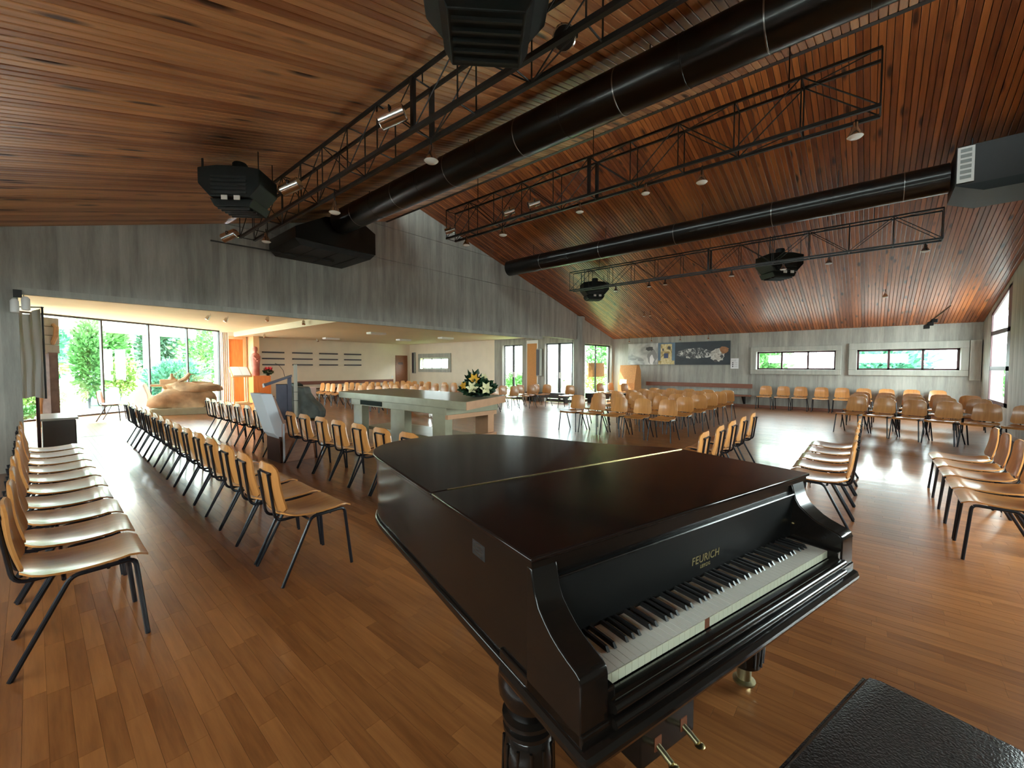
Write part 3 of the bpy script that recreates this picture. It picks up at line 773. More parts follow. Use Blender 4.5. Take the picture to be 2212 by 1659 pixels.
def chair(x, y, face, label, group):
    """face: direction the sitter looks, degrees from +X"""
    rz = math.radians(face-90) + random.uniform(-.018, .018); x += random.uniform(-.008, .008); y += random.uniform(-.004, .004)
    if not _used[0]:
        _used[0] = True; CH0.location = (x, y, 0); CH0.rotation_euler = (0, 0, rz); CH0['label'] = label; CH0['group'] = group; return CH0
    return dup(CH0, (x, y, 0), rz, label, group)
ORD = ['first', 'second', 'third', 'fourth', 'fifth', 'sixth', 'seventh', 'eighth', 'ninth', 'tenth', 'eleventh', 'twelfth', 'thirteenth', 'fourteenth', 'fifteenth', 'sixteenth']
for i in range(10): chair(.14, 3.215+.498*i, 0, '%s plywood chair from the concrete pier in the row that ends at the pier' % ORD[9-i], 'chair row along the pier')
for i in range(16): chair(1.29+.008*i, 3.15+.50*i, 0, '%s plywood chair from the piano in the long row of sixteen chairs' % ORD[i], 'long second chair row')
for i in range(7): chair(2.72, 3.53+.495*i, 0, '%s plywood chair from the presider seat in the row towards the piano tail' % ORD[6-i], 'chair row before the altar')
for i in range(7): chair(2.66, 7.66+.495*i, 0, '%s plywood chair from the presider seat in the row towards the rock sculpture' % ORD[i], 'chair row before the lectern')
for r, xr in enumerate((8.27, 9.28, 10.28, 11.2, 12.05, 12.9)):
    for k in range(5):
        chair(xr, 3.12+.535*k, 180, 'plywood chair before the photo panels, %s row from the altar, %s from the pillar side' % (ORD[r], ORD[4-k]), 'chair block before the photo panels')
for i in range(5): chair(4.53+.585*i, 1.52, 90, '%s plywood chair from the piano in the short row by its curved side' % ORD[i], 'short row behind the piano')
for i in range(5): chair(4.86+.51*i, .335, 90, '%s plywood chair from the piano in the short row off the keyboard end' % ORD[i], 'short row beside the keyboard')
for i in range(5): chair(4.86+.51*i, -.815, 90, '%s plywood chair from the piano in the short row along the right gable wall' % ORD[i], 'short row by the right wall')
for i, y in enumerate((2.83, 2.30, 1.80, 1.23, .69, .15, -.39, -.95, -1.5)):
    chair(17.02, y, 180, '%s plywood chair from the wall bench standing against the concrete window wall' % ORD[i], 'chairs against the window wall')
for r, (x0, y0, n) in enumerate(((12.05, .30, 6), (13.25, .25, 5), (14.5, .20, 5))):
    for k in range(n):
        ang = (158, 170, 174)[r]; d = math.radians(ang-90)
        pt = .50
        chair(x0-math.cos(d)*pt*k, y0-math.sin(d)*pt*k, ang, 'plywood chair by the corner window, %s slanted row, %s from its aisle end' % (('front', 'middle', 'rear')[r], ORD[k]), 'chair block by the corner window')
for r, xr in enumerate((7.42, 8.45, 9.4, 10.35, 11.3)):
    for k, y in enumerate((11.55, 12.1, 12.65, 13.25, 13.9, 15.0, 15.55, 16.1, 16.6, 17.1)):
        chair(xr+.02*k, y, 180, 'plywood chair of the annex block, %s row behind the altar, %s from the beam' % (ORD[r], ORD[k]), 'annex chair block')
for r, xr in enumerate((9.75, 10.75, 11.7, 12.65)):
    for k, y in enumerate((9.35, 9.9) if r < 3 else (8.3, 9.35, 9.9)):
        chair(xr, y, 184, 'plywood chair before the garden doors, %s row from the altar, %s from the pillar' % (ORD[r], ORD[k]), 'chairs before the garden doors')
for k, (x, y, f) in enumerate(((15.1, 8.15, 250), (16.1, 8.15, 262), (15.75, 7.4, 250))): chair(x, y, f, '%s plywood chair from the pillar in front of the corner glazing' % ORD[k], 'chairs by the glazing')
chair(1.38, 15.7, -22, 'single plywood chair standing alone in front of the garden glass', 'lone chair by the glass')

# ================================================================ ROOF TRUSSES, DUCTS, HEATERS, SPOTLIGHTS
def truss(xc, w, zb, zt, y0, y1, pan, label, wide=.024, hang=None):
    T = thing('lighting_truss', label, 'truss', (xc, y0, zb), 0, 'black lighting trusses under the roof')
    L_ = y1-y0; h = zt-zb
    for sx in (-1, 1):
        for z in (0, h):
            m = MB(); r = wide/2*(1.15 if z == 0 else .9); m.box(sx*w/2-r, sx*w/2+r, 0, L_, z-r, z+r); m.build('chord', M_BLACKM, T)
    n = max(1, round(L_/pan)); p = L_/n
    r = .007
    pm = MB(); pm.tube([(0, 0, 0), (0, 0, h)], r, 6); pme = pm.mesh('post', M_BLACKM)
    dm = MB(); dm.tube([(0, 0, 0), (0, p, h)], r*.9, 6); dme = dm.mesh('brace', M_BLACKM)
    dn = MB(); dn.tube([(0, 0, h), (0, p, 0)], r*.9, 6); dne = dn.mesh('brace', M_BLACKM)
    cm = MB(); cm.tube([(-w/2, 0, 0), (w/2, 0, 0)], r, 6); cme = cm.mesh('cross_bar', M_BLACKM)
    xm = MB(); xm.tube([(-w/2, 0, 0), (w/2, p, 0)], r*.8, 6); xme = xm.mesh('brace', M_BLACKM)
    for i in range(n+1):
        for sx in (-1, 1): obj('post', pme, T, loc=(sx*w/2, i*p, 0))
        obj('cross_bar', cme, T, loc=(0, i*p, 0)); obj('cross_bar', cme, T, loc=(0, i*p, h))
        if i < n:
            for sx in (-1, 1): obj('brace', dme if i % 2 == 0 else dne, T, loc=(sx*w/2, i*p, 0))
            if i % 2 == 0: obj('brace', xme, T, loc=(0, i*p, h))
            else: obj('brace', xme, T, loc=(0, i*p, 0))
    m = MB(); k = n//2; pz = .018
    for sx in (-1, 1): m.box(sx*w/2-pz, sx*w/2+pz, k*p-pz, k*p+pz, 0, h)
    m.build('splice_post', M_BLACKM, T)
    zc = hang
    if zc:
        for f in (.12, .5, .88):
            y = L_*f; m = MB(); m.tube([(0, y, h), (0, y, zc-zb)], .006, 6); m.build('hanger_rod', M_BLACKM, T)
    return T
truss(2.30, .20, 3.50, 3.94, -1.5, 7.55, .55, 'black box truss with spotlights next to the two near heater units', .030, zl(2.3)+.01)
truss(4.80, .20, 3.66, 4.13, .0, 5.55, .55, 'black box truss hanging between the two round ducts', .026, zl(4.8)+.01)
truss(10.10, .20, 3.63, 4.13, -.85, 6.5, .62, 'black box truss hanging below the far round duct', .026, zr(10.1)+.01)
def duct(x, z, r, y0, y1, seams, label, capped=True):
    T = thing('ventilation_duct', label, 'duct', (x, y0, z), 0, 'round black ventilation ducts')
    m = MB(); m.lathe([(r, 0), (r, y1-y0)], (0, 0, 0), 40, 'y'); m.build('duct_tube', M_DUCT, T, smooth=True)
    k = 0; y = .5
    while y < y1-y0-.1:
        m = MB(); m.lathe([(r+.001, y-.006), (r+.003, y-.004), (r+.003, y+.004), (r+.001, y+.006)], (0, 0, 0), 40, 'y'); m.build('seam_ring', M_SEAM if k % 2 == 0 else M_DUCT, T, smooth=True)
        y += seams; k += 1
    for f in (.15, .4, .65, .9):
        yy = (y1-y0)*f; zc = (zl(x) if x < XS else zr(x))-z+.01
        m = MB(); m.tube([(0, yy, r-.01), (0, yy, zc)], .006, 6); m.build('hanger_rod', M_BLACKM, T)
    return T
duct(3.86, 4.17, .215, -2.30, 7.55, .62, 'large round black duct running along under the lower roof slope')
duct(9.25, 4.36, .22, -.82, 8.1, .9, 'round black duct hanging in front of the orange roof slope')
def hood():
    T = thing('duct_plenum', 'black sheet metal plenum hood on the end of the near duct against the concrete gable', 'duct', (3.85, 8.25, 3.72))
    m = MB(); m.prism([(-.78, .0), (.76, .0), (.76, .42), (.40, .62), (-.25, .50), (-.78, .20)], -.62, .62, 'xz'); m.build('hood_body', M_DUCT, T, bevel=.006)
    m = MB(); m.prism([(-.68, -.10), (.66, -.10), (.76, .0), (-.78, .0)], -.58, .60, 'xz'); m.build('hood_skirt', M_BLACKM, T)
    for x in (-.4, 0, .4):
        m = MB(); m.box(x-.006, x+.006, -.58, .58, -.105, -.099); m.build('hood_rib', M_UNIT, T)
    m = MB(); m.tube([(-1.86, .05, -.17), (.20, .05, -.12), (.74, .35, .20), (.78, .35, .62)], .013, 8); m.build('pipe_rail', M_BLACKM, T)
    m = MB(); m.box(.762, .772, -.30, .15, .10, .36); m.build('grille', M_WHITE, T)
hood()
def duct_box():
    T = thing('ventilation_box', 'black air handling box with white grilles at the end of the far duct', 'duct', (9.25, -1.55, 4.36))
    m = MB(); m.box(-.42, .42, -.78, .70, -.28, .28); m.build('box_body', M_BLACKM, T, bevel=.005)
    m = MB(); m.prism([(-.78, -.28), (.70, -.28), (.42, -.40), (-.50, -.40)], -.45, .45, 'yz'); m.build('box_base', M_UNIT, T)
    for x, y0, y1 in ((-.43, .52, .69), (-.43, -.60, -.25)):
        m = MB(); m.box(x-.012, x, y0, y1, -.24, .26); g = m.build('grille_frame', M_WHITE, T)
        for k in range(6):
            m = MB(); z = -.19+.075*k; m.box(x-.018, x-.010, y0+.03, y1-.03, z, z+.045); m.build('slat', M_GREY, g)
    for sy in (-.6, .5):
        m = MB(); m.tube([(0, sy, .28), (0, sy, zr(9.25)-4.36)], .008, 6); m.build('hanger_rod', M_BLACKM, T)
duct_box()
def heater(x, y, z, rz, s, label, zc):
    T = thing('heater_unit', label, 'heater', (x, y, z), rz, 'hanging heater units')
    m = MB(); a = [(-.42, .20), (-.42, -.02), (-.26, -.20), (.26, -.20), (.42, -.02), (.42, .20), (.16, .24), (-.16, .24)]
    a = [(p[0]*s, p[1]*s) for p in a]; m.prism(a, -.26*s, .26*s, 'xz'); m.build('casing', M_UNIT, T, bevel=.012)
    m = MB(); m.prism([(-.30*s, -.20*s), (.30*s, -.20*s), (.24*s, -.31*s), (-.24*s, -.31*s)], -.2*s, .28*s, 'xz'); m.build('outlet_hood', M_UNIT, T, bevel=.008)
    for k in range(5):
        m = MB(); zz = (-.16+.055*k)*s; m.box(-.24*s, .24*s, -.275*s, -.255*s, zz, zz+.03*s); m.build('louvre', M_UNITD, T)
    for k in range(5):
        m = MB(); yy = (-.15+.085*k)*s; m.box(-.22*s, .22*s, yy, yy+.02*s, -.335*s, -.305*s); m.build('outlet_vane', M_UNITD, T)
    m = MB(); m.box(-.2*s, .2*s, .255*s, .275*s, -.12*s, .12*s); m.build('fan_panel', M_UNITD, T)
    m = MB(); m.lathe([(.10*s, .20*s), (.10*s, .36*s), (.085*s, .38*s)], (.02*s, 0, 0), 18); m.build('flue_stub', M_UNIT, T, smooth=True)
    for sx in (-1, 1):
        for sy in (-1, 1):
            m = MB(); m.tube([(sx*.38*s, sy*.2*s, .15*s), (sx*.38*s, sy*.2*s, zc(x+0)-z+.005)], .007*s if sx > 0 else .011, 6); m.build('hanger_rod', M_BLACKM, T)
    for sx in (-.05, .12):
        m = MB(); m.box((sx-.04)*s, (sx+.04)*s, -.29*s, -.275*s, -.25*s, -.19*s); m.build('lamp_window', M_LAMPG, T)
    return T
D45 = math.radians(-45)
heater(1.62, 5.55, 3.50, D45, .78, 'dark heater unit hanging left of the near truss by the concrete gable', lambda x: zl(x))
heater(1.70, 1.66, 3.56, D45, .85, 'large dark heater unit hanging beside the near truss above the viewer', lambda x: zl(x))
heater(11.2, 1.65, 3.80, D45, .95, 'dark heater unit behind the far truss in front of the long windows', lambda x: zr(x))
heater(11.2, 6.40, 3.80, D45, .92, 'dark heater unit behind the end of the far truss near the pillar', lambda x: zr(x))
def spot_bulb(x, y, z, top, tilt, label, s=1.0, group='reflector bulb spots on the trusses'):
    T = thing('reflector_spotlight', label, 'spotlight', (x, y, z), tilt, group)
    m = MB(); m.lathe([(.016*s, .11*s), (.02*s, .07*s), (.03*s, .05*s), (.055*s, .005*s), (.056*s, 0)], (0, 0, 0), 16); b = m.build('reflector', M_CHROME, T, smooth=True)
    m = MB(); m.lathe([(.053*s, .0), (.04*s, -.012*s), (.0015, -.016*s)], (0, 0, 0), 16); m.build('bulb_face', M_LAMPG, b, smooth=True)
    m = MB(); m.tube([(0, 0, .10*s), (0, 0, max(.12*s, top-z))], .008, 6); m.build('stem', M_BLACKM, T)
def spot_can(x, y, z, rz, top, label, s=1.0, group='cylindrical spots on the trusses', tilt=.35):
    T = thing('can_spotlight', label, 'spotlight', (x, y, z), rz, group)
    m = MB(); m.lathe([(.05*s, -.09*s), (.055*s, -.085*s), (.055*s, .09*s), (.05*s, .095*s)], (0, 0, 0), 18, 'x'); c = m.build('can', M_CHROME, T, smooth=True); c.rotation_euler = (0, tilt, 0)
    m = MB(); m.lathe([(.047*s, .0955*s), (.044*s, .097*s)], (0, 0, 0), 18, 'x'); m.build('lens', M_BLACKM, c, smooth=True)
    m = MB(); m.tube([(0, .06*s, 0), (0, .065*s, max(.05, top-z)*.7), (0, 0, max(.05, top-z))], .007, 6); m.build('bracket', M_BLACKM, T)
for k, (y, z) in enumerate(((6.75, 3.30), (4.65, 3.22), (2.91, 3.24))): spot_bulb(2.30, y, z, 3.48, .3, '%s reflector bulb from the concrete gable under the truss with the heaters' % ORD[k], 1.15)
for k, (y, z) in enumerate(((7.43, 3.46), (5.15, 3.56), (3.08, 3.56))): spot_can(2.03, y, z, 2.2, z+.06, '%s silver can spotlight from the concrete gable on the truss with the heaters' % ORD[k], 1.25)
spot_can(2.52, 1.70, 3.78, math.radians(214), 3.86, 'silver can spotlight on the near truss pointing at the piano', 1.5, tilt=.62)
for k, (y, z) in enumerate(((5.16, 3.50), (4.34, 3.50), (2.97, 3.52), (2.07, 3.52), (1.44, 3.47), (.16, 3.50))): spot_bulb(4.80, y, z, 3.645, .2, '%s reflector bulb from the concrete gable on the truss between the ducts' % ORD[k], .95 if z > 3.5 else 1.1)
for k, y in enumerate((5.36, 4.06, 3.6)): spot_can(4.62, y, 3.74, 2.4, 3.80, '%s small can spotlight from the gable beside the truss between the ducts' % ORD[k], .9)
for k, y in enumerate((5.13, 4.23, 3.83, 2.37, 1.41, .67, -.65)): spot_bulb(10.10, y, 3.47, 3.615, .2, '%s reflector bulb from the concrete gable on the truss below the far duct' % ORD[k], 1.1)
spot_bulb(14.55, -.23, 3.30, zr(14.55), .2, 'single reflector bulb on the roof slope above the window wall', 1.2)
for y, q in ((6.05, 'window'), (6.28, 'glazing')): spot_bulb(14.58, y, 3.32, zr(14.58), .2, 'reflector bulb of the roof slope pair, on the %s side' % q, .9)
for k, y in enumerate((8.07, 7.07, 5.88, 4.81)): spot_bulb(17.22, y, 2.56, zr(17.22), .2, '%s small eave spotlight from the glazed corner above the photo panels' % ORD[k], .8, 'eave spots')
def track():
    T = thing('track_light', 'slanting light track with black spotlights hanging before the tall corner window', 'track light', (13.3, -1.15, 0))
    m = MB(); m.tube([(-.12, .25, 2.42), (.1, -.15, 2.85)], .016, 8); m.build('track', M_CHROME, T)
    m = MB(); m.tube([(.1, -.15, 2.85), (.1, -.15, zr(13.4)+.01)], .005, 6); m.build('cable', M_WHITE, T)
    for k in range(3):
        t = .05+.16*k; x, y, z = -.12+.22*t, .25-.4*t, 2.42+.43*t
        m = MB(); m.box(x-.05, x+.05, y-.05, y+.05, z-.10, z-.02); m.build('spot_head', M_BLACKM, T, bevel=.008)
track()

# ================================================================ FURNITURE AND LITURGICAL OBJECTS
def altar():
    T = thing('altar_table', 'long stone altar table standing before the chair rows', 'altar', (4.42, 6.0, 0), 0)
    m = MB(); m.prism([(-.62, -1.90), (.70, -1.42), (.82, 1.95), (-.58, 1.72)], .885, 1.0); m.build('table_top', M_STONE, T, bevel=.006)
    m = MB(); m.prism([(-.62, -1.912), (.70, -1.432), (.70, -1.42), (-.62, -1.90)], .887, .998); m.build('end_reflection_plate', M_STONE_REFL, T)  # added plate that paints the warm reflection on the table end
    m = MB(); m.box(-.50, .60, -1.35, 1.40, .765, .885); m.build('apron', M_STONE, T, bevel=.006)
    m = MB(); m.box(-.512, -.50, .35, 1.05, .785, .865); m.build('dark_drawer', M_DARKP, T)
    for y0, y1 in ((-1.30, -1.0), (-.28, .12), (1.05, 1.35)):
        m = MB(); m.box(-.48, -.34, y0, y1, 0, .765); m.build('leg', M_STONE, T, bevel=.005)
        m = MB(); m.box(.42, .56, y0, y1, 0, .765); m.build('leg', M_STONE_REFL, T, bevel=.005)  # rear legs carry the painted warm reflection
    m = MB(); m.box(-.30, .40, -1.2, 1.25, .30, .36); m.build('lower_shelf', M_STONE, T, bevel=.005)
    m = MB(); m.box(-.48, .56, -1.36, -1.30, .70, .765); m.box(-.48, .56, -1.36, -1.30, .30, .40); m.build('end_rail', M_STONE_REFL, T)  # rails of the same stone, warm reflection painted in
altar()
def leaves(mb, n, c, r, size, rng, up=.3, flat=1.0):
    for _ in range(n):
        while True:
            p = Vector((rng.uniform(-1, 1), rng.uniform(-1, 1), rng.uniform(-1, 1)))
            if p.length < 1: break
        d = p.normalized(); q = Vector((c[0]+p.x*r[0], c[1]+p.y*r[1], c[2]+p.z*r[2]))
        t = (d + Vector((rng.uniform(-.7, .7), rng.uniform(-.7, .7), rng.uniform(-.3, .7)+up))).normalized()
        s = t.cross(Vector((rng.uniform(-1, 1), rng.uniform(-1, 1), rng.uniform(-1, 1)))).normalized()
        L_ = size*rng.uniform(.6, 1.4); w = L_*.32
        nn = t.cross(s)*L_*.12
        mb.add([q, q+t*L_*.5+s*w+nn, q+t*L_, q+t*L_*.5-s*w+nn], [(0, 1, 2), (0, 2, 3)])
def flowers():
    T = thing('flower_arrangement', 'green and yellow flower arrangement standing on the altar end', 'flowers', (4.62, 4.72, 1.0))
    rg = random.Random(5)
    m = MB(); m.lathe([(.08, 0), (.12, .02), (.14, .07), (.13, .09)], (0, 0, 0), 16); m.build('bowl', M_DARKP, T, smooth=True)
    m = MB(); leaves(m, 420, (0, 0, .14), (.20, .20, .12), .10, rg); leaves(m, 120, (0, 0, .12), (.24, .24, .04), .11, rg, .15); leaves(m, 60, (-.05, .05, .26), (.08, .08, .08), .10, rg, 1.0); m.v = [(p[0], p[1], max(p[2], .012)) for p in m.v]; m.build('foliage', M_LEAF1, T)
    for (x, y, z, mt, s) in ((-.13, -.06, .27, M_YELLOW, .07), (-.21, -.10, .14, M_CREAM, .08), (-.06, -.25, .13, M_CREAM, .08), (.02, -.12, .30, M_CREAM, .05), (-.24, .06, .17, M_YELLOW, .05)):
        for k in range(6):
            a = 2*PI*k/6; m = MB(); p = Vector((x, y, z)); d = Vector((-.45+math.cos(a)*.7, -.45-math.cos(a)*.7, .25+math.sin(a)))*s; e = Vector((-math.sin(a)*.7, math.sin(a)*.7, math.cos(a)))*s*.42
            m.add([p, p+d*.6+e, p+d*1.3, p+d*.6-e], [(0, 1, 2, 3)]); m.build('petal', mt, T)
flowers()
def presider():
    T = thing('presider_seat', 'wooden presider armchair with tall pale grey upholstered back', 'chair', (2.45, 6.76, 0))
    for y in (0, .50):
        m = MB(); m.box(.02, .62, y, y+.03, 0, .60); m.build('side_panel', M_BRWOOD, T, bevel=.004)
    m = MB(); m.box(-.02, .0, .0, .53, 0, .40); m.build('rear_board', plain('dark_matt_wood', (.09, .04, .03), .9, spec=.1), T)
    m = MB(); m.prism([(.02, .32), (.13, .30), (-.10, 1.06), (-.26, 1.07), (-.24, 1.00), (-.08, .45)], .03, .50, 'xz'); m.build('backrest', M_GREYW, T, bevel=.01)
    m = MB(); m.prism([(.12, .38), (.16, .40), (-.06, 1.03), (-.10, 1.02)], .06, .47, 'xz'); m.build('back_cushion', M_BRWOOD, T, bevel=.01)
    m = MB(); m.box(.10, .60, .03, .50, .38, .44); m.build('seat', M_LTWOOD, T, bevel=.006)
    m = MB(); m.box(.02, .05, -.005, .0, 0, .60); m.box(.60, .63, -.005, .03, 0, .60); m.build('edge_strip', M_GREYW, T)
presider()
def ambo():
    T = thing('lectern', 'blue grey reading lectern with slanted top and microphone behind the presider seat', 'lectern', (3.30, 8.85, 0), math.radians(-20))
    m = MB(); m.box(.04, .11, -.20, .20, 0, 1.26); m.build('rear_slab', M_BLUEG, T, bevel=.004)
    m = MB(); m.box(-.16, .04, -.16, .16, .05, 1.12); m.build('body', M_BLUEG, T, bevel=.004)
    m = MB(); m.prism([(-.34, 1.09), (.12, 1.27), (.12, 1.31), (-.36, 1.135)], -.25, .25, 'xz'); tp = m.build('desk_top', M_BLUEG, T, bevel=.004)
    m = MB(); m.prism([(-.375, 1.07), (-.34, 1.08), (-.36, 1.145), (-.385, 1.135)], -.25, .25, 'xz'); m.build('book_ledge', M_WHITE, tp)
    m = MB(); m.tube([(.0, .05, 1.26), (-.03, .06, 1.40), (-.10, .07, 1.50), (-.17, .08, 1.54)], .005, 6); m.build('microphone', M_BLACKM, T)
    m = MB(); m.box(-.22, .20, -.28, .28, 0, .05); m.build('base', M_BLUEG, T)
ambo()
def blob(mb, c, r, seed, rough=.25, n=18, k=12, flat=.0):
    rg = random.Random(seed); ph = [(rg.uniform(0, 6.28), rg.uniform(0, 6.28), rg.uniform(1.5, 4.5), rg.uniform(1, 4)) for _ in range(7)]
    vs = []; fs = []
    for i in range(k+1):
        th = PI*i/k
        for j in range(n):
            p = 2*PI*j/n; d = 1+sum(rough/3.2*math.sin(a+f*p)*math.sin(b+g*th) for a, b, f, g in [(q[0], q[1], round(q[2]), q[3]) for q in ph])
            cx, sx = math.cos(p), math.sin(p); e = .6
            sx_ = math.copysign(abs(sx)**e, sx); cx_ = math.copysign(abs(cx)**e, cx); st = math.sin(th)**.7; ct = math.copysign(abs(math.cos(th))**.7, math.cos(th))
            z = c[2]+r[2]*ct*d
            vs.append((c[0]+r[0]*cx_*st*d, c[1]+r[1]*sx_*st*d, max(z, flat)))
    for i in range(k):
        for j in range(n): fs.append((i*n+j, (i+1)*n+j, (i+1)*n+(j+1) % n, i*n+(j+1) % n))
    mb.add(vs, fs)
def font_stone():
    T = thing('stone_font', 'rough dark grey stone block with iron bands behind the lectern', 'stone', (4.95, 12.15, 0), math.radians(-45))
    m = MB(); m.prism([(-.48, .02), (.58, .02), (.60, .22), (.50, .38), (.34, .52), (.20, .72), (.16, .90), (-.30, .93), (-.47, .88), (-.52, .40)], -.22, .24, 'xz')
    m.build('rock', M_ROCKG, T, bevel=.04)
    m = MB(); m.box(-.62, .30, -.34, -.24, 0, .05); m.build('plinth_step', M_LTWOOD, T)
font_stone()
def candle_pole():
    T = thing('candle_stand', 'square grey candle pole fixed in front of the rough stone', 'candle stand', (4.66, 11.78, 0), math.radians(-45))
    m = MB(); m.box(-.035, .035, -.035, .035, .0, 1.53); m.build('pole', M_WAX, T, bevel=.006)
    for z in (.55, .78): 
        m = MB(); m.box(-.06, .06, -.042, .042, z, z+.012); m.build('iron_band', M_BLACKM, T)
    m = MB(); m.box(-.09, .09, -.07, .07, 0, .10); m.build('foot', M_BLACKM, T)
candle_pole()
def sculpture():
    T = thing('rock_sculpture', 'large tan rock sculpture with carved figures on a low plinth by the glass', 'sculpture', (3.1, 16.25, 0), math.radians(-20))
    m = MB(); m.box(-.72, .85, -.45, .45, 0, .20); m.build('plinth', M_STONE, T, bevel=.01)
    m = MB(); blob(m, (-.02, 0, .46), (.70, .36, .34), 4, .35, 22, 14, .19); m.build('lower_rock', M_ROCK, T, smooth=True)
    m = MB(); blob(m, (.20, 0, .80), (.68, .30, .17), 9, .3, 22, 12, .3); m.build('upper_rock', M_ROCK, T, smooth=True)
    m = MB(); m.tube([(-.50, -.05, .86), (-.25, -.05, .90), (.05, -.05, 1.10), (.16, -.05, 1.26)], .09, 8, .05); m.tube([(.16, -.05, 1.24), (.30, -.05, 1.20)], .02, 6, .01); m.build('carved_figure', M_ROCK, T, smooth=True)
    m = MB(); m.box(-.58, -.16, -.10, .10, .92, 1.08); m.box(-.80, -.30, -.12, -.06, .86, .93); m.build('carved_boat', M_ROCK, T, bevel=.02)
    m = MB(); m.lathe([(.11, 1.07), (.07, 1.14), (.03, 1.18), (.045, 1.22), (.02, 1.26)], (-.30, 0, 0), 12); m.build('carved_bust', M_ROCK, T, smooth=True)
sculpture()
def marble():
    T = thing('marble_block', 'pale white marble slab leaning beside the rock sculpture', 'sculpture', (2.15, 16.55, 0), math.radians(-25))
    m = MB(); m.prism([(-.16, .20), (.20, .20), (.17, .62), (.06, .96), (-.02, .80), (-.18, .66), (-.24, .72), (-.20, .45)], -.14, .14, 'xz'); m.build('slab', M_MARBLE, T, bevel=.02)
    m = MB(); m.box(-.20, .24, -.2, .2, 0, .20); m.build('plinth', M_MARBLE, T, bevel=.01)
marble()
def totem():
    T = thing('crucifix_column', 'tall dark post with stacked stone blocks and a carved tan figure', 'sculpture', (.22, 14.85, 0), math.radians(-48))
    m = MB(); m.box(-.02, .19, -.10, .10, 0, 1.80); m.build('post', plain('brown_grey_post', (.16, .12, .11), .8, noise=.2), T, bevel=.008)
    for k in range(4):
        m = MB(); w = .21-.004*k; m.box(-.24, .17+.005*(k % 2), -.16, .16, 1.78+.212*k, 1.78+.205+.212*k); m.build('stone_block', M_CONCL, T, bevel=.01)
    m = MB(); m.tube([(-.12, -.02, .02), (-.10, -.02, .5), (-.06, -.04, .85), (-.14, -.02, 1.25), (-.16, -.02, 1.75)], .10, 10, .12); m.build('carved_figure', M_ROCK, T, smooth=True)
    m = MB(); m.tube([(.16, 0, 2.0), (.26, 0, 2.2), (.28, 0, 2.4), (.20, 0, 2.46)], .05, 8, .04); m.build('carved_arm', M_ROCK, T, smooth=True)
totem()
def banner():
    T = thing('white_banner', 'long white cloth banner hanging beside the concrete pier', 'banner', (-.05, 9.62, 0), math.radians(-38))
    rows = 14; cols = 24; a = []; b = []
    for i in range(rows+1):
        z = 2.30-1.30*i/rows; r1 = []; r2 = []
        for j in range(cols+1):
            x = -.20+.42*j/cols; y = .022*math.sin(j*.95+.2*i/rows)+.01*math.sin(i*.4+j)
            zz = z + (.05*math.cos(2*PI*j/cols)*(1-i/rows)) + .02*math.sin(j*.5)*(i/rows)
            r1.append((x, y, zz)); r2.append((x, y+.004, zz))
        a.append(r1); b.append(r2)
    m = MB(); m.slab(a, b); m.build('cloth', M_CLOTH, T, smooth=True)
    m = MB(); m.tube([(.225, 0, .98), (.225, 0, 2.37)], .012, 8); m.build('edge_rod', M_BLACKM, T)
    m = MB(); m.tube([(-.22, 0, 2.36), (.24, 0, 2.36)], .010, 8); m.build('top_rod', M_GREY, T)
    m = MB(); m.tube([(.0, 0, 2.36), (.0, 0, HB)], .006, 6); m.build('hanger', M_GREY, T)
    m = MB(); m.tube([(.1, .02, 0), (.1, .02, 1.05)], .02, 8); m.build('stand_pole', M_REDBR, T)
    m = MB(); m.lathe([(.16, 0), (.16, .015), (.03, .03)], (.1, .02, 0), 16); m.build('stand_foot', M_REDBR, T)
banner()
def pier_lamp():
    T = thing('twin_spotlight', 'white twin spotlight on the top corner of the concrete pier', 'spotlight', (-.09, 8.86, 2.42))
    m = MB(); m.box(-.05, .03, 0, .09, .0, .10); m.build('mount', M_BLACKM, T)
    for dx, dz in ((-.04, -.12), (.06, -.08)):
        m = MB(); m.lathe([(.03, -.10), (.042, -.09), (.042, .06), (.02, .09)], (dx, -.03, dz), 14); m.build('lamp_head', M_WHITE, T, smooth=True)
pier_lamp()
def cabinet():
    T = thing('low_cabinet', 'low grey topped cabinet standing between the end of the chair row and the glass', 'cabinet', (.26, 10.45, 0))
    m = MB(); m.box(-.18, .18, -.52, .52, 0, .60); m.build('body', plain('grey_brown_laminate', (.13, .12, .11), .6), T, bevel=.004)
    m = MB(); m.box(-.22, .22, -.56, .56, .60, .635); m.build('worktop', plain('pale_worktop', (.52, .52, .48), .25), T, bevel=.004)
    for k in range(2):
        m = MB(); m.box(.18, .195, -.50+.51*k, -.01+.51*k, .05, .58); d = m.build('door', plain('cabinet_door_%d' % k, (.12, .11, .10), .6), T)
        m = MB(); m.tube([(.205, -.05+.1*k, .34), (.205, -.05+.1*k, .46)], .006, 6); m.build('handle', M_CHROME, d)
cabinet()
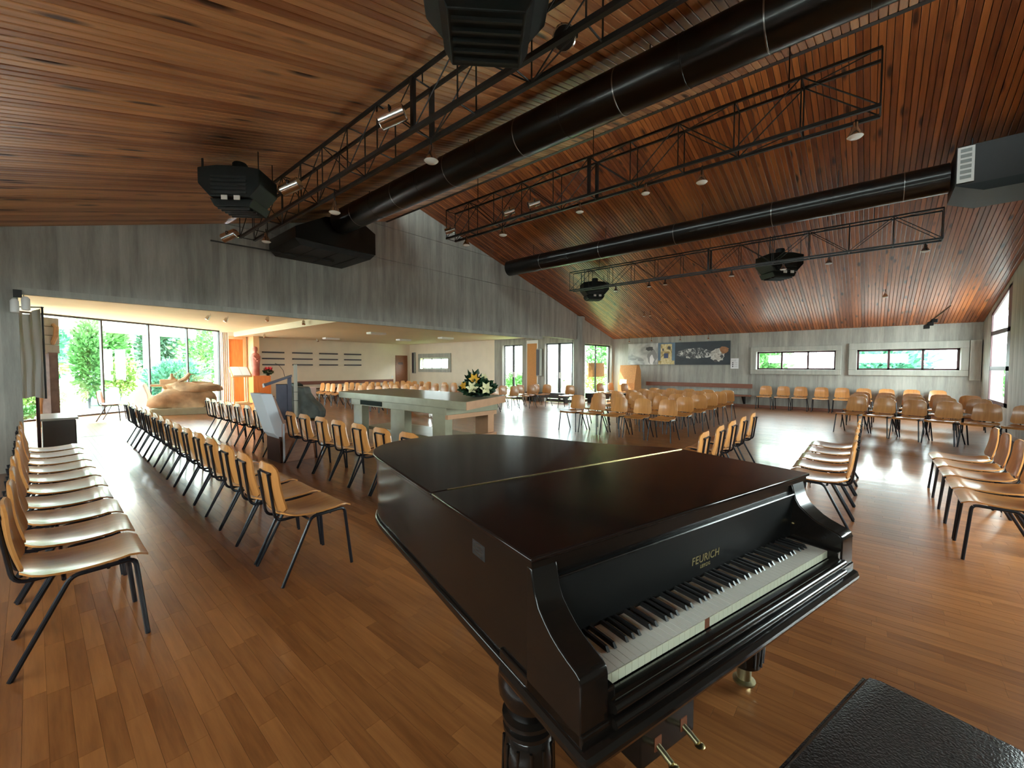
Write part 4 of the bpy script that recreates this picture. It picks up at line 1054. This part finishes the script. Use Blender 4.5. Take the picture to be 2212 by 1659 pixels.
# ---- annex back wall
def shelves():
    for c, x in enumerate((6.64, 7.90, 9.14, 10.40)):
        for r, z in enumerate((2.14, 1.86, 1.59)):
            m = MB(); m.box(x, x+.88, YB-.14, YB, z-.06, z)
            tag(m.build('wall_shelf', M_SHELF, bevel=.004), '%s dark wall shelf in the %s column counted from the carved statue' % (('top', 'middle', 'bottom')[r], ('first', 'second', 'third', 'fourth')[c]), 'shelf', 'dark wall shelves')
shelves()
def back_things():
    d = MB(); d.box(13.42, 14.20, YB-.03, YB, 0, 2.12); dr = struct(d.build('door_3', M_BRWOOD), 'brown wooden door in the corner of the annex')
    m = MB(); m.box(13.60, 13.87, YB-.036, YB-.03, 1.62, 1.72); pl = m.build('door_sign', M_SHELF, dr)
    m = MB(); m.box(13.63, 13.84, YB-.038, YB-.036, 1.655, 1.685); m.build('sign_field', M_BRWOOD, pl)
    m = MB(); m.tube([(13.52, YB-.03, 1.02), (13.52, YB-.07, 1.02), (13.62, YB-.07, 1.02)], .009, 6); m.build('door_handle', M_CHROME, dr)
    T = thing('wall_bench', 'long reddish wooden wall bench along the white annex wall', 'bench', (8.05, YB, 0))
    m = MB(); m.box(0, 5.2, -.05, -.01, .62, .78); m.build('backrest', M_REDWOOD, T); m = MB(); m.box(0, 5.2, -.42, -.04, .40, .45); m.build('seat', M_REDWOOD, T)
    for x in (.2, 1.8, 3.4, 5.0):
        m = MB(); m.box(x-.03, x+.03, -.40, -.01, 0, .40); m.build('bracket', M_REDWOOD, T)
    m = MB(); m.box(13.17, 13.24, YB-.015, YB, .85, .97); tag(m.build('light_switch', M_WHITE), 'small white light switch beside the brown annex door', 'switch')
    # orange panel niche and corner post
    T = thing('panel_niche', 'tall orange wood panel in a pale frame at the end of the garden glass', 'panel', (5.28, YB-.02, 0))
    m = MB(); m.box(.10, .62, -.04, .0, 1.30, 2.62); m.build('orange_panel', M_ORWOOD, T)
    m = MB(); m.box(0, .10, -.08, 0, 0, 2.75); m.box(.62, .72, -.08, 0, 0, 2.75); m.box(.10, .62, -.08, 0, 2.62, 2.75); m.build('frame', M_LTWOOD, T)
    m = MB(); m.box(.10, .62, -.04, 0, .0, 1.30); m.build('lower_panel', M_ORWOOD, T)
    m = MB(); m.box(6.08, 6.30, YB-.75, YB, 0, HA); struct(m.build('trim_4', M_LTWOOD), 'pale wooden post between the orange panel and the statue')
    # curtain at the glass end
    a = []; b = []
    for i in range(9):
        z = .05+2.8*i/8; r1 = []; r2 = []
        for j in range(17):
            x = 4.98+.26*j/16; y = 19.75+.03*math.sin(j*1.5); r1.append((x, y, z)); r2.append((x, y+.004, z))
        a.append(r1); b.append(r2)
    m = MB(); m.slab(a, b); tag(m.build('curtain', M_CLOTH, smooth=True), 'narrow pale curtain gathered at the end of the garden glass', 'curtain')
    # book stand
    T = thing('book_stand', 'light wooden stand carrying an open book before the orange panel', 'book stand', (5.30, 18.6, 0), math.radians(0))
    for x in (-.25, .22):
        m = MB(); m.box(x-.025, x+.025, -.12, -.07, 0, 1.12); m.build('leg', M_LTWOOD, T)
        m = MB(); m.box(x-.025, x+.025, .12, .17, 0, 1.30); m.build('leg', M_LTWOOD, T)
    m = MB(); m.prism([(-.26, 1.06), (.20, 1.42), (.18, 1.45), (-.28, 1.10)], -.34, .34, 'yz'); m.build('desk', M_LTWOOD, T)
    m = MB(); m.box(-.34, .34, -.2, .24, 0, .05); m.box(-.28, .28, -.14, .18, .05, .09); m.build('base', M_LTWOOD, T)
    B_ = thing('open_book', 'open book lying on the light wooden stand', 'book', (5.30, 18.6, 0))
    for sx in (-1, 1):
        m = MB(); m.prism([(-.25, 1.126), (.16, 1.448), (.15, 1.466), (-.26, 1.146)], sx*.005 if sx > 0 else -.28, .28 if sx > 0 else -.005, 'yz'); m.build('page_block', M_PAPER, B_)
    # statue
    T = thing('carved_statue', 'standing carved reddish wooden statue by the pale post', 'statue', (5.99, 19.06, 1.10))
    m = MB(); prof = [(.13, 0), (.15, .05), (.14, .3), (.16, .55), (.17, .75), (.14, .88), (.06, .94), (.055, .97), (.085, 1.03), (.09, 1.10), (.07, 1.17), (.02, 1.20)]
    m.lathe(prof, (0, 0, 0), 16); m.build('figure', M_STATUE, T, smooth=True)
    m = MB(); m.tube([(-.10, -.10, .80), (-.02, -.18, .68), (.06, -.17, .72)], .05, 8, .03); m.tube([(.12, -.05, .8), (.08, -.18, .62), (0, -.19, .60)], .05, 8, .03); m.build('arms', M_STATUE, T, smooth=True)
    m = MB(); m.box(5.80, 6.45, 18.75, 19.30, 0, 1.10); tag(m.build('statue_plinth', M_ORWOOD, bevel=.01), 'orange plinth under the carved statue', 'plinth')
    T = thing('flower_pot', 'red flowering plant on the plinth at the foot of the statue', 'plant', (6.37, 18.82, 1.10))
    rg = random.Random(8); m = MB(); m.lathe([(.05, 0), (.08, .12)], (0, 0, 0), 12); m.build('pot', M_DARKP, T, smooth=True)
    m = MB(); leaves(m, 160, (0, 0, .16), (.14, .12, .08), .09, rg); m.build('foliage', M_LEAF1, T)
    m = MB(); leaves(m, 120, (.02, 0, .26), (.12, .10, .06), .07, rg); m.build('blossom', M_REDP, T)
    # console with cloth, near the font
    T = thing('side_table', 'pale clothed side table behind the rough grey stone', 'table', (6.15, 15.3, 0))
    m = MB(); m.box(-.35, .35, -.55, .55, .70, .745); m.build('table_top', M_LTWOOD, T)
    m = MB(); m.box(-.36, .36, -.56, -.10, .746, .752); m.prism([(-.56, .18), (-.10, .40), (-.10, .75), (-.56, .75)], .355, .365, 'yz'); m.box(-.36, .36, -.566, -.56, .25, .752); m.build('table_cloth', M_PINKCL, T)
    for sx in (-1, 1):
        for sy in (-1, 1):
            m = MB(); m.box(sx*.30-.025, sx*.30+.025, sy*.50-.025, sy*.50+.025, 0, .70); m.build('leg', M_LTWOOD, T)
    m = MB(); m.prism([(-.30, 0), (.30, 0), (.26, .05), (.05, .15), (-.20, .10)], -.15, .15, 'yz'); tag(m.build('covered_bundle', M_DARKP, bevel=.02, loc=(6.15, 15.5, .747)), 'dark green cloth bundle lying on the pale side table', 'bundle')
    # annex loudspeaker and ceiling lamps
    T = thing('column_speaker', 'slim grey column loudspeaker on the white wall beside the small annex window', 'speaker', (XA, 19.85, 1.1)); m = MB(); m.box(-.12, 0, -.11, .11, 0, 1.2); m.build('cabinet', M_GREY, T, bevel=.02); m = MB(); m.box(-.125, -.12, -.09, .09, .04, 1.16); m.build('grille', M_SHELF, T)
    T = thing('column_speaker', 'slim grey column loudspeaker on the concrete pier beside the cork board', 'speaker', (XA, 10.80, 1.08)); m = MB(); m.box(-.22, -.04, -.10, .10, 0, 1.18); m.build('cabinet', M_GREY, T, bevel=.02); m = MB(); m.box(-.225, -.22, -.08, .08, .04, 1.14); m.build('grille', M_SHELF, T); m = MB(); m.box(-.05, 0, -.03, .03, .5, .7); m.build('bracket', M_BLACKM, T)
    T = thing('column_speaker', 'slim concrete grey column loudspeaker in the corner by the tall window', 'speaker', (XR, -2.23, 1.1)); m = MB(); m.box(-.12, 0, -.10, .12, 0, 1.15); m.build('cabinet', M_CONCL, T, bevel=.01); m = MB(); m.box(-.125, -.12, -.08, .10, .04, 1.11); m.build('grille', M_CONC, T)
    for k, (x, y) in enumerate(((8.45, 14.0), (8.70, 18.1), (11.3, 16.4), (11.75, 13.95))):
        T = thing('ceiling_lamp', '%s flat white annex ceiling lamp counted from the altar to the brown door' % ORD[k], 'lamp', (x, y, HA), 0, 'flat annex ceiling lamps')
        m = MB(); m.box(-.32, .32, -.16, .16, -.07, 0); m.build('housing', M_WHITE, T, bevel=.006); m = MB(); m.box(-.29, .29, -.13, .13, -.078, -.07); m.build('diffuser', M_PAPER, T)
    for k, (x, y, z) in enumerate(((3.24, 13.71, HB), (3.72, 13.99, HB), (4.39, 12.85, HB), (5.45, 13.1, HB), (5.79, 17.45, HA), (8.23, 18.5, HA))):
        T = thing('ceiling_spotlight', '%s small chrome annex ceiling spotlight counted from the garden glass' % ORD[k], 'spotlight', (x, y, z), .4*k, 'annex ceiling spots')
        m = MB(); m.lathe([(.03, -.20), (.05, -.19), (.042, -.08), (.02, -.06)], (0, 0, 0), 14); c = m.build('lamp_head', M_CHROME, T, smooth=True); c.rotation_euler = (0, .5, 0)
        m = MB(); m.tube([(0, 0, 0), (0, 0, -.08)], .008, 6); m.build('stem', M_CHROME, T)
    T = thing('cork_board', 'orange cork notice board in a white frame between the garden doors', 'notice board', (XA, 11.27, 0))
    m = MB(); m.box(-.03, -.005, -.28, .27, .25, 2.50); m.build('cork', M_BOARD, T)
    m = MB(); m.box(-.035, 0, -.33, -.28, .2, 2.64); m.box(-.035, 0, .27, .30, .2, 2.64); m.box(-.035, 0, -.28, .27, 2.50, 2.64); m.build('frame', M_WHITE, T)
back_things()
# ---- far wall: photo panels, notice, bench, wooden box
def poster_mat(name, c0, c1, c2, scale, seed):
    m, N, L, b = nm(name); tc = N.new('ShaderNodeTexCoord'); mp = N.new('ShaderNodeMapping'); mp.inputs['Location'].default_value = (seed, seed*.7, 0); L.new(tc.outputs['Object'], mp.inputs[0])
    n = N.new('ShaderNodeTexNoise'); n.inputs['Scale'].default_value = scale; n.inputs['Detail'].default_value = 5; n.inputs['Distortion'].default_value = 1.2; L.new(mp.outputs[0], n.inputs['Vector'])
    r = N.new('ShaderNodeValToRGB'); e = r.color_ramp.elements; e[0].position = .36; e[0].color = (*c0, 1); e[1].position = .66; e[1].color = (*c2, 1); k = e.new(.5); k.color = (*c1, 1)
    L.new(n.outputs['Fac'], r.inputs['Fac']); L.new(r.outputs['Color'], b.inputs['Base Color']); setp(b, Roughness=.4); return m
def far_wall_things():
    x = XR-.016
    def disc(cy, cz, ry, rz_, mat, par, name, dep=.004, n=22, seed=0, wob=0):
        rg = random.Random(seed); m = MB(); pts = []
        for k in range(n):
            a = 2*PI*k/n; w = 1+rg.uniform(-wob, wob); pts.append((cy+ry*w*math.cos(a), cz+rz_*w*math.sin(a)))
        m.prism(pts, x-.022-dep, x-.022, 'yz'); return m.build(name, mat, par)
    T = thing('photo_panel', 'grey toned photograph panel on the concrete wall', 'picture', (0, 0, 0))
    m = MB(); m.box(x-.022, x+.012, 6.86, 8.2, 1.58, 2.50); m.build('print', poster_mat('grey_photo', (.30, .30, .30), (.50, .50, .49), (.62, .62, .60), 1.6, 3), T)
    gd, gm = plain('photo_dark_grey', (.07, .07, .07), .5), plain('photo_mid_grey', (.28, .28, .28), .5)
    disc(7.22, 2.26, .17, .09, gd, T, 'print_shape', .003, 18, 1, .2); disc(7.10, 1.92, .20, .30, gm, T, 'print_shape', .002, 18, 2, .15); disc(7.12, 1.80, .10, .20, M_PAPER, T, 'print_shape', .004, 14, 3, .2); disc(7.98, 1.82, .18, .05, gm, T, 'print_shape', .003, 16, 4, .1); disc(7.62, 1.78, .14, .05, gm, T, 'print_shape', .003, 16, 5, .1)
    T = thing('photo_panel', 'yellow and blue picture panel between the grey and the dark panels', 'picture', (0, 0, 0))
    m = MB(); m.box(x-.022, x+.012, 6.14, 6.855, 1.58, 2.49); m.build('print', plain('panel_blue', (.12, .19, .27), .5, noise=.2, nscale=3), T)
    ye = poster_mat('yellow_photo', (.30, .20, .06), (.62, .49, .22), (.72, .62, .35), 5, 1)
    m = MB(); m.box(x-.026, x-.022, 6.27, 6.74, 1.70, 2.44); m.build('print_shape', ye, T); m = MB(); m.box(x-.027, x-.022, 6.16, 6.84, 1.59, 1.75); m.build('print_shape', ye, T)
    m = MB(); m.box(x-.029, x-.026, 6.42, 6.60, 1.85, 2.05); m.build('print_shape', plain('panel_navy', (.05, .07, .16), .5), T)
    disc(6.38, 2.28, .06, .08, gd, T, 'print_shape', .007, 12, 6, .3); disc(6.64, 2.2, .04, .07, gd, T, 'print_shape', .007, 12, 7, .3)
    T = thing('photo_panel', 'long dark photograph panel with white markings beside the notice', 'picture', (0, 0, 0))
    m = MB(); m.box(x-.022, x+.012, 4.07, 6.135, 1.57, 2.49); m.build('print', plain('panel_dark', (.022, .028, .036), .45, noise=.2, nscale=4), T)
    disc(5.35, 2.02, .68, .22, poster_mat('white_marks', (.03, .035, .04), (.10, .10, .10), (.75, .74, .70), 9, 5), T, 'print_shape', .003, 30, 11, .12)
    disc(4.52, 1.95, .26, .26, poster_mat('bone_photo', (.25, .23, .20), (.55, .53, .48), (.72, .70, .66), 6, 2), T, 'print_shape', .004, 24, 12, .12); disc(4.28, 2.14, .16, .14, plain('rust_print', (.36, .16, .07), .6, noise=.3, nscale=9), T, 'print_shape', .005, 18, 13, .15)
    disc(4.58, 1.72, .07, .05, gd, T, 'print_shape', .007, 12, 14, .2); disc(4.36, 1.90, .06, .06, gd, T, 'print_shape', .008, 12, 15, .2)
    T = thing('notice_sheet', 'small white notice sheet beside the dark photo panel', 'notice', (0, 0, 0))
    m = MB(); m.box(x-.006, x+.012, 3.78, 4.05, 1.42, 1.81); m.build('sheet', M_PAPER, T)
    for z in (1.62, 1.55, 1.48):
        m = MB(); m.box(x-.008, x-.006, 3.955, 3.995, z, z+.045); m.build('print_mark', M_INK, T)
        m = MB(); m.box(x-.008, x-.006, 3.82, 3.93, z+.015, z+.025); m.build('print_line', M_GREY, T)
    for z in (1.74, 1.70):
        m = MB(); m.box(x-.008, x-.006, 3.86, 4.02, z, z+.010); m.build('print_line', M_GREY, T)
    T = thing('wall_bench', 'long brown wooden bench fixed to the concrete wall under the photo panels', 'bench', (XR, 3.3, 0))
    m = MB(); m.box(-.06, -.02, 0, 4.05, .69, .85); m.build('backrest', M_REDWOOD, T); m = MB(); m.box(-.45, -.04, 0.02, 4.05, .40, .45); m.build('seat', M_REDWOOD, T)
    for y in (.25, 1.4, 2.6, 3.8):
        m = MB(); m.prism([(-.40, .40), (0, .40), (0, .10), (-.06, .10)], y-.03, y+.03, 'xz'); m.build('bracket', M_BLACKM, T)
    m = MB(); m.box(XR-.02, XR, YR, YG, 0, .09); struct(m.build('baseboard_far', M_REDWOOD), 'brown baseboard along the concrete window wall')
    T = thing('wooden_box', 'slant fronted plywood box with white papers in the corner by the bench', 'box', (16.95, 7.95, 0))
    m = MB(); m.prism([(-.35, .34), (.38, .40), (.30, 1.30), (.12, 1.56), (-.12, 1.56), (-.33, .80)], -.42, .34, 'xz'); m.build('body', M_BOARD, T, bevel=.01)
    m = MB(); m.box(-.25, .30, -.32, .26, 0, .36); m.build('foot', M_DARKP, T)
    for k in range(3):
        m = MB(); m.prism([(-.352-.0+.07*k, .72+.22*k), (-.345+.07*k, .715+.22*k), (-.285+.07*k, .94+.22*k), (-.292+.07*k, .945+.22*k)], -.05, .26, 'xz'); m.build('paper', M_PAPER, T)
far_wall_things()
T = thing('hanging_board', 'orange board hanging outside behind the glazing right of the pillar', 'board', (15.8, YG+.34, 1.04))
m = MB(); m.box(0, 1.4, -.02, .02, 0, .62); m.build('panel', M_BOARD, T)
for x_ in (.2, 1.2):
    m = MB(); m.tube([(x_, 0, .62), (x_, 0, 1.52), (x_, -.09, 1.52)], .008, 6); m.build('wire_hook', M_BLACKM, T)

# ================================================================ OUTDOORS
m = MB(); m.box(-40, 60, -45, 70, -.35, -.125); struct(m.build('ground', M_PAVE), 'pale paving and ground outside')
m = MB(); m.prism([(-9, 21.5), (.4, 21.5), (7, 27), (16, 32), (16, 60), (-25, 60)], -.125, -.10); struct(m.build('lawn', M_GRASS), 'lawn beyond the garden paving')
m = MB(); m.box(15.6, 40, 9.6, 60, -.125, -.10); struct(m.build('side_lawn', M_GRASS), 'lawn outside the garden doors')
def eave():
    dx, dy = G1[0]-G0[0], G1[1]-G0[1]; ang = math.atan2(dy, dx)
    T = bpy.data.objects.new('roof_overhang', None); COL.objects.link(T); T.location = (G0[0], G0[1], 0); T.rotation_euler = (0, 0, ang); struct(T, 'concrete roof edge outside the garden glass')
    m = MB(); m.box(-1, 11.5, 3.6, 4.0, 2.80, 3.22); m.build('edge_beam', M_CONC, T)
    m = MB(); m.box(9.4, 9.8, 3.6, 4.0, -.1, 3.0); m.build('post', M_CONCL, T)
eave()
def shrub(name, x, y, h, r, n, leaf, mat, label, seed, cat='shrub', group=None, trunk=True, z0=-.1):
    T = thing(name, label, cat, (x, y, z0), 0, group); rg = random.Random(seed); m = MB()
    for k in range(6):
        a = rg.uniform(0, 6.28); q = rg.uniform(0, .45)*r
        leaves(m, n//6, (q*math.cos(a), q*math.sin(a), h*rg.uniform(.42, .66)), (r*.75, r*.75, h*.36), leaf, rg, .2)
    m.build('foliage', mat, T)
    if trunk:
        m = MB(); m.tube([(0, 0, 0), (.03, .02, h*.3), (-.02, .04, h*.6)], .05*r+.02, 7, .02); m.build('stem', M_BARK, T, smooth=True)
    return T
shrub('climber_column', 1.35, 21.9, 3.7, .55, 2600, .16, M_LEAF2, 'tall narrow green climber outside the garden glass', 21)
shrub('garden_shrub', 3.9, 22.3, 1.9, 1.25, 3600, .15, M_LEAF3, 'large mint green shrub outside the garden glass', 22)
shrub('garden_shrub', 2.55, 25.6, 1.9, .6, 1500, .15, M_LEAF4, 'yellow green shrub behind the garden climber', 23)
shrub('garden_bush', .15, 20.8, 1.0, .75, 1800, .12, M_LEAF4, 'low yellow green bush beside the garden paving', 24)
shrub('ground_plant', -.1, 18.9, .35, .55, 800, .10, M_LEAF2, 'low green plants right outside the garden glass', 25, trunk=False)
def dead_tree():
    T = thing('bare_tree', 'bare dark tree trunk with stubby branches in the garden', 'tree', (1.75, 27.2, -.1))
    m = MB(); m.tube([(0, 0, 0), (.05, .0, .9), (-.05, .05, 1.6), (.0, 0, 2.3)], .30, 10, .18); m.build('trunk', M_BARK, T, smooth=True)
    for q in ([(0, 0, 1.9), (.5, .1, 2.3), (.9, .1, 2.25)], [(0, 0, 1.7), (-.4, 0, 2.2), (-.6, 0, 2.6)]):
        m = MB(); m.tube(q, .12, 8, .05); m.build('branch', M_BARK, T, smooth=True)
dead_tree()
m = MB(); m.box(-.45, .45, -.35, .35, 0, .7); tag(m.build('garden_planter', M_TEAL, bevel=.03, loc=(1.85, 23.6, -.1)), 'teal planter box standing in the garden', 'planter')
for k, (x, y, h, r, mt, lb) in enumerate(((8, 31, 5.2, 2.3, M_LEAF2, 'leafy tree far beyond the garden shrubs'), (-2, 30, 5.0, 2.2, M_LEAF3, 'pale tree far behind the low garden bush'), (24.5, 13.4, 5.5, 2.0, M_LEAF2, 'leafy tree seen through the corner glazing'), (24, 4.5, 3.2, 1.6, M_LEAF2, 'leafy tree seen through the window beside the photo panels'), (25, -.5, 2.9, 1.5, M_LEAF3, 'leafy tree seen through the window beside the corner'))):
    shrub('garden_tree', x, y, h, r, 1800, .28, mt, lb, 40+k, 'tree')
for k, (y, x) in enumerate(((17.4, 18.8), (15.6, 18.5))):
    shrub('hedge_shrub', x, y, 1.25, .75, 1300, .13, M_LEAF2, '%s green hedge shrub outside the garden door by the cork board' % ORD[k], 60+k, group='hedge outside the garden doors')
shrub('corner_shrub', 26.0, -4.0, 1.9, 1.0, 2200, .13, M_LEAF2, 'green shrub outside the tall corner window', 66)
shrub('corner_shrub', 20.6, 11.6, 1.5, .6, 1200, .12, M_LEAF4, 'light green shrub outside the corner glazing', 67)
for k in range(7):
    x_, y_ = -8.5+2.9*k, 31.0+1.6*k
    shrub('background_tree', x_, y_, 5.2+.5*(k % 3), 1.15, 3600, .34, (M_LEAF3, M_LEAF2, M_LEAF5)[k % 3], '%s background tree along the garden edge counted from the concrete pier side' % ORD[k], 80+k, 'tree', 'trees along the garden edge')
def outbuilding():
    T = thing('garden_building', 'pale building with a red diagonal stair rail beyond the garden door', 'building', (19.6, 13.1, -.1))
    m = MB(); m.box(0, .3, -1.2, 1.2, 0, 3.2); m.build('wall', M_OUTW, T)
    m = MB(); m.box(-.06, 0, -.9, -.2, 1.2, 2.6); m.build('window', M_GREY, T); m = MB(); m.box(-.07, -.06, -.82, -.28, 1.28, 2.52); m.build('pane', M_HAZEB, T)
    m = MB(); m.tube([(-.5, .9, 2.7), (-.5, -.6, 1.2)], .07, 8); m.build('stair_rail', M_REDBR, T)
    m = MB(); m.box(-1.2, -.3, -.9, .9, .9, 1.0); m.box(-1.1, -1.0, -.8, -.7, 0, .9); m.box(-1.1, -1.0, .7, .8, 0, .9); m.build('porch_slab', M_OUTW, T)
outbuilding()
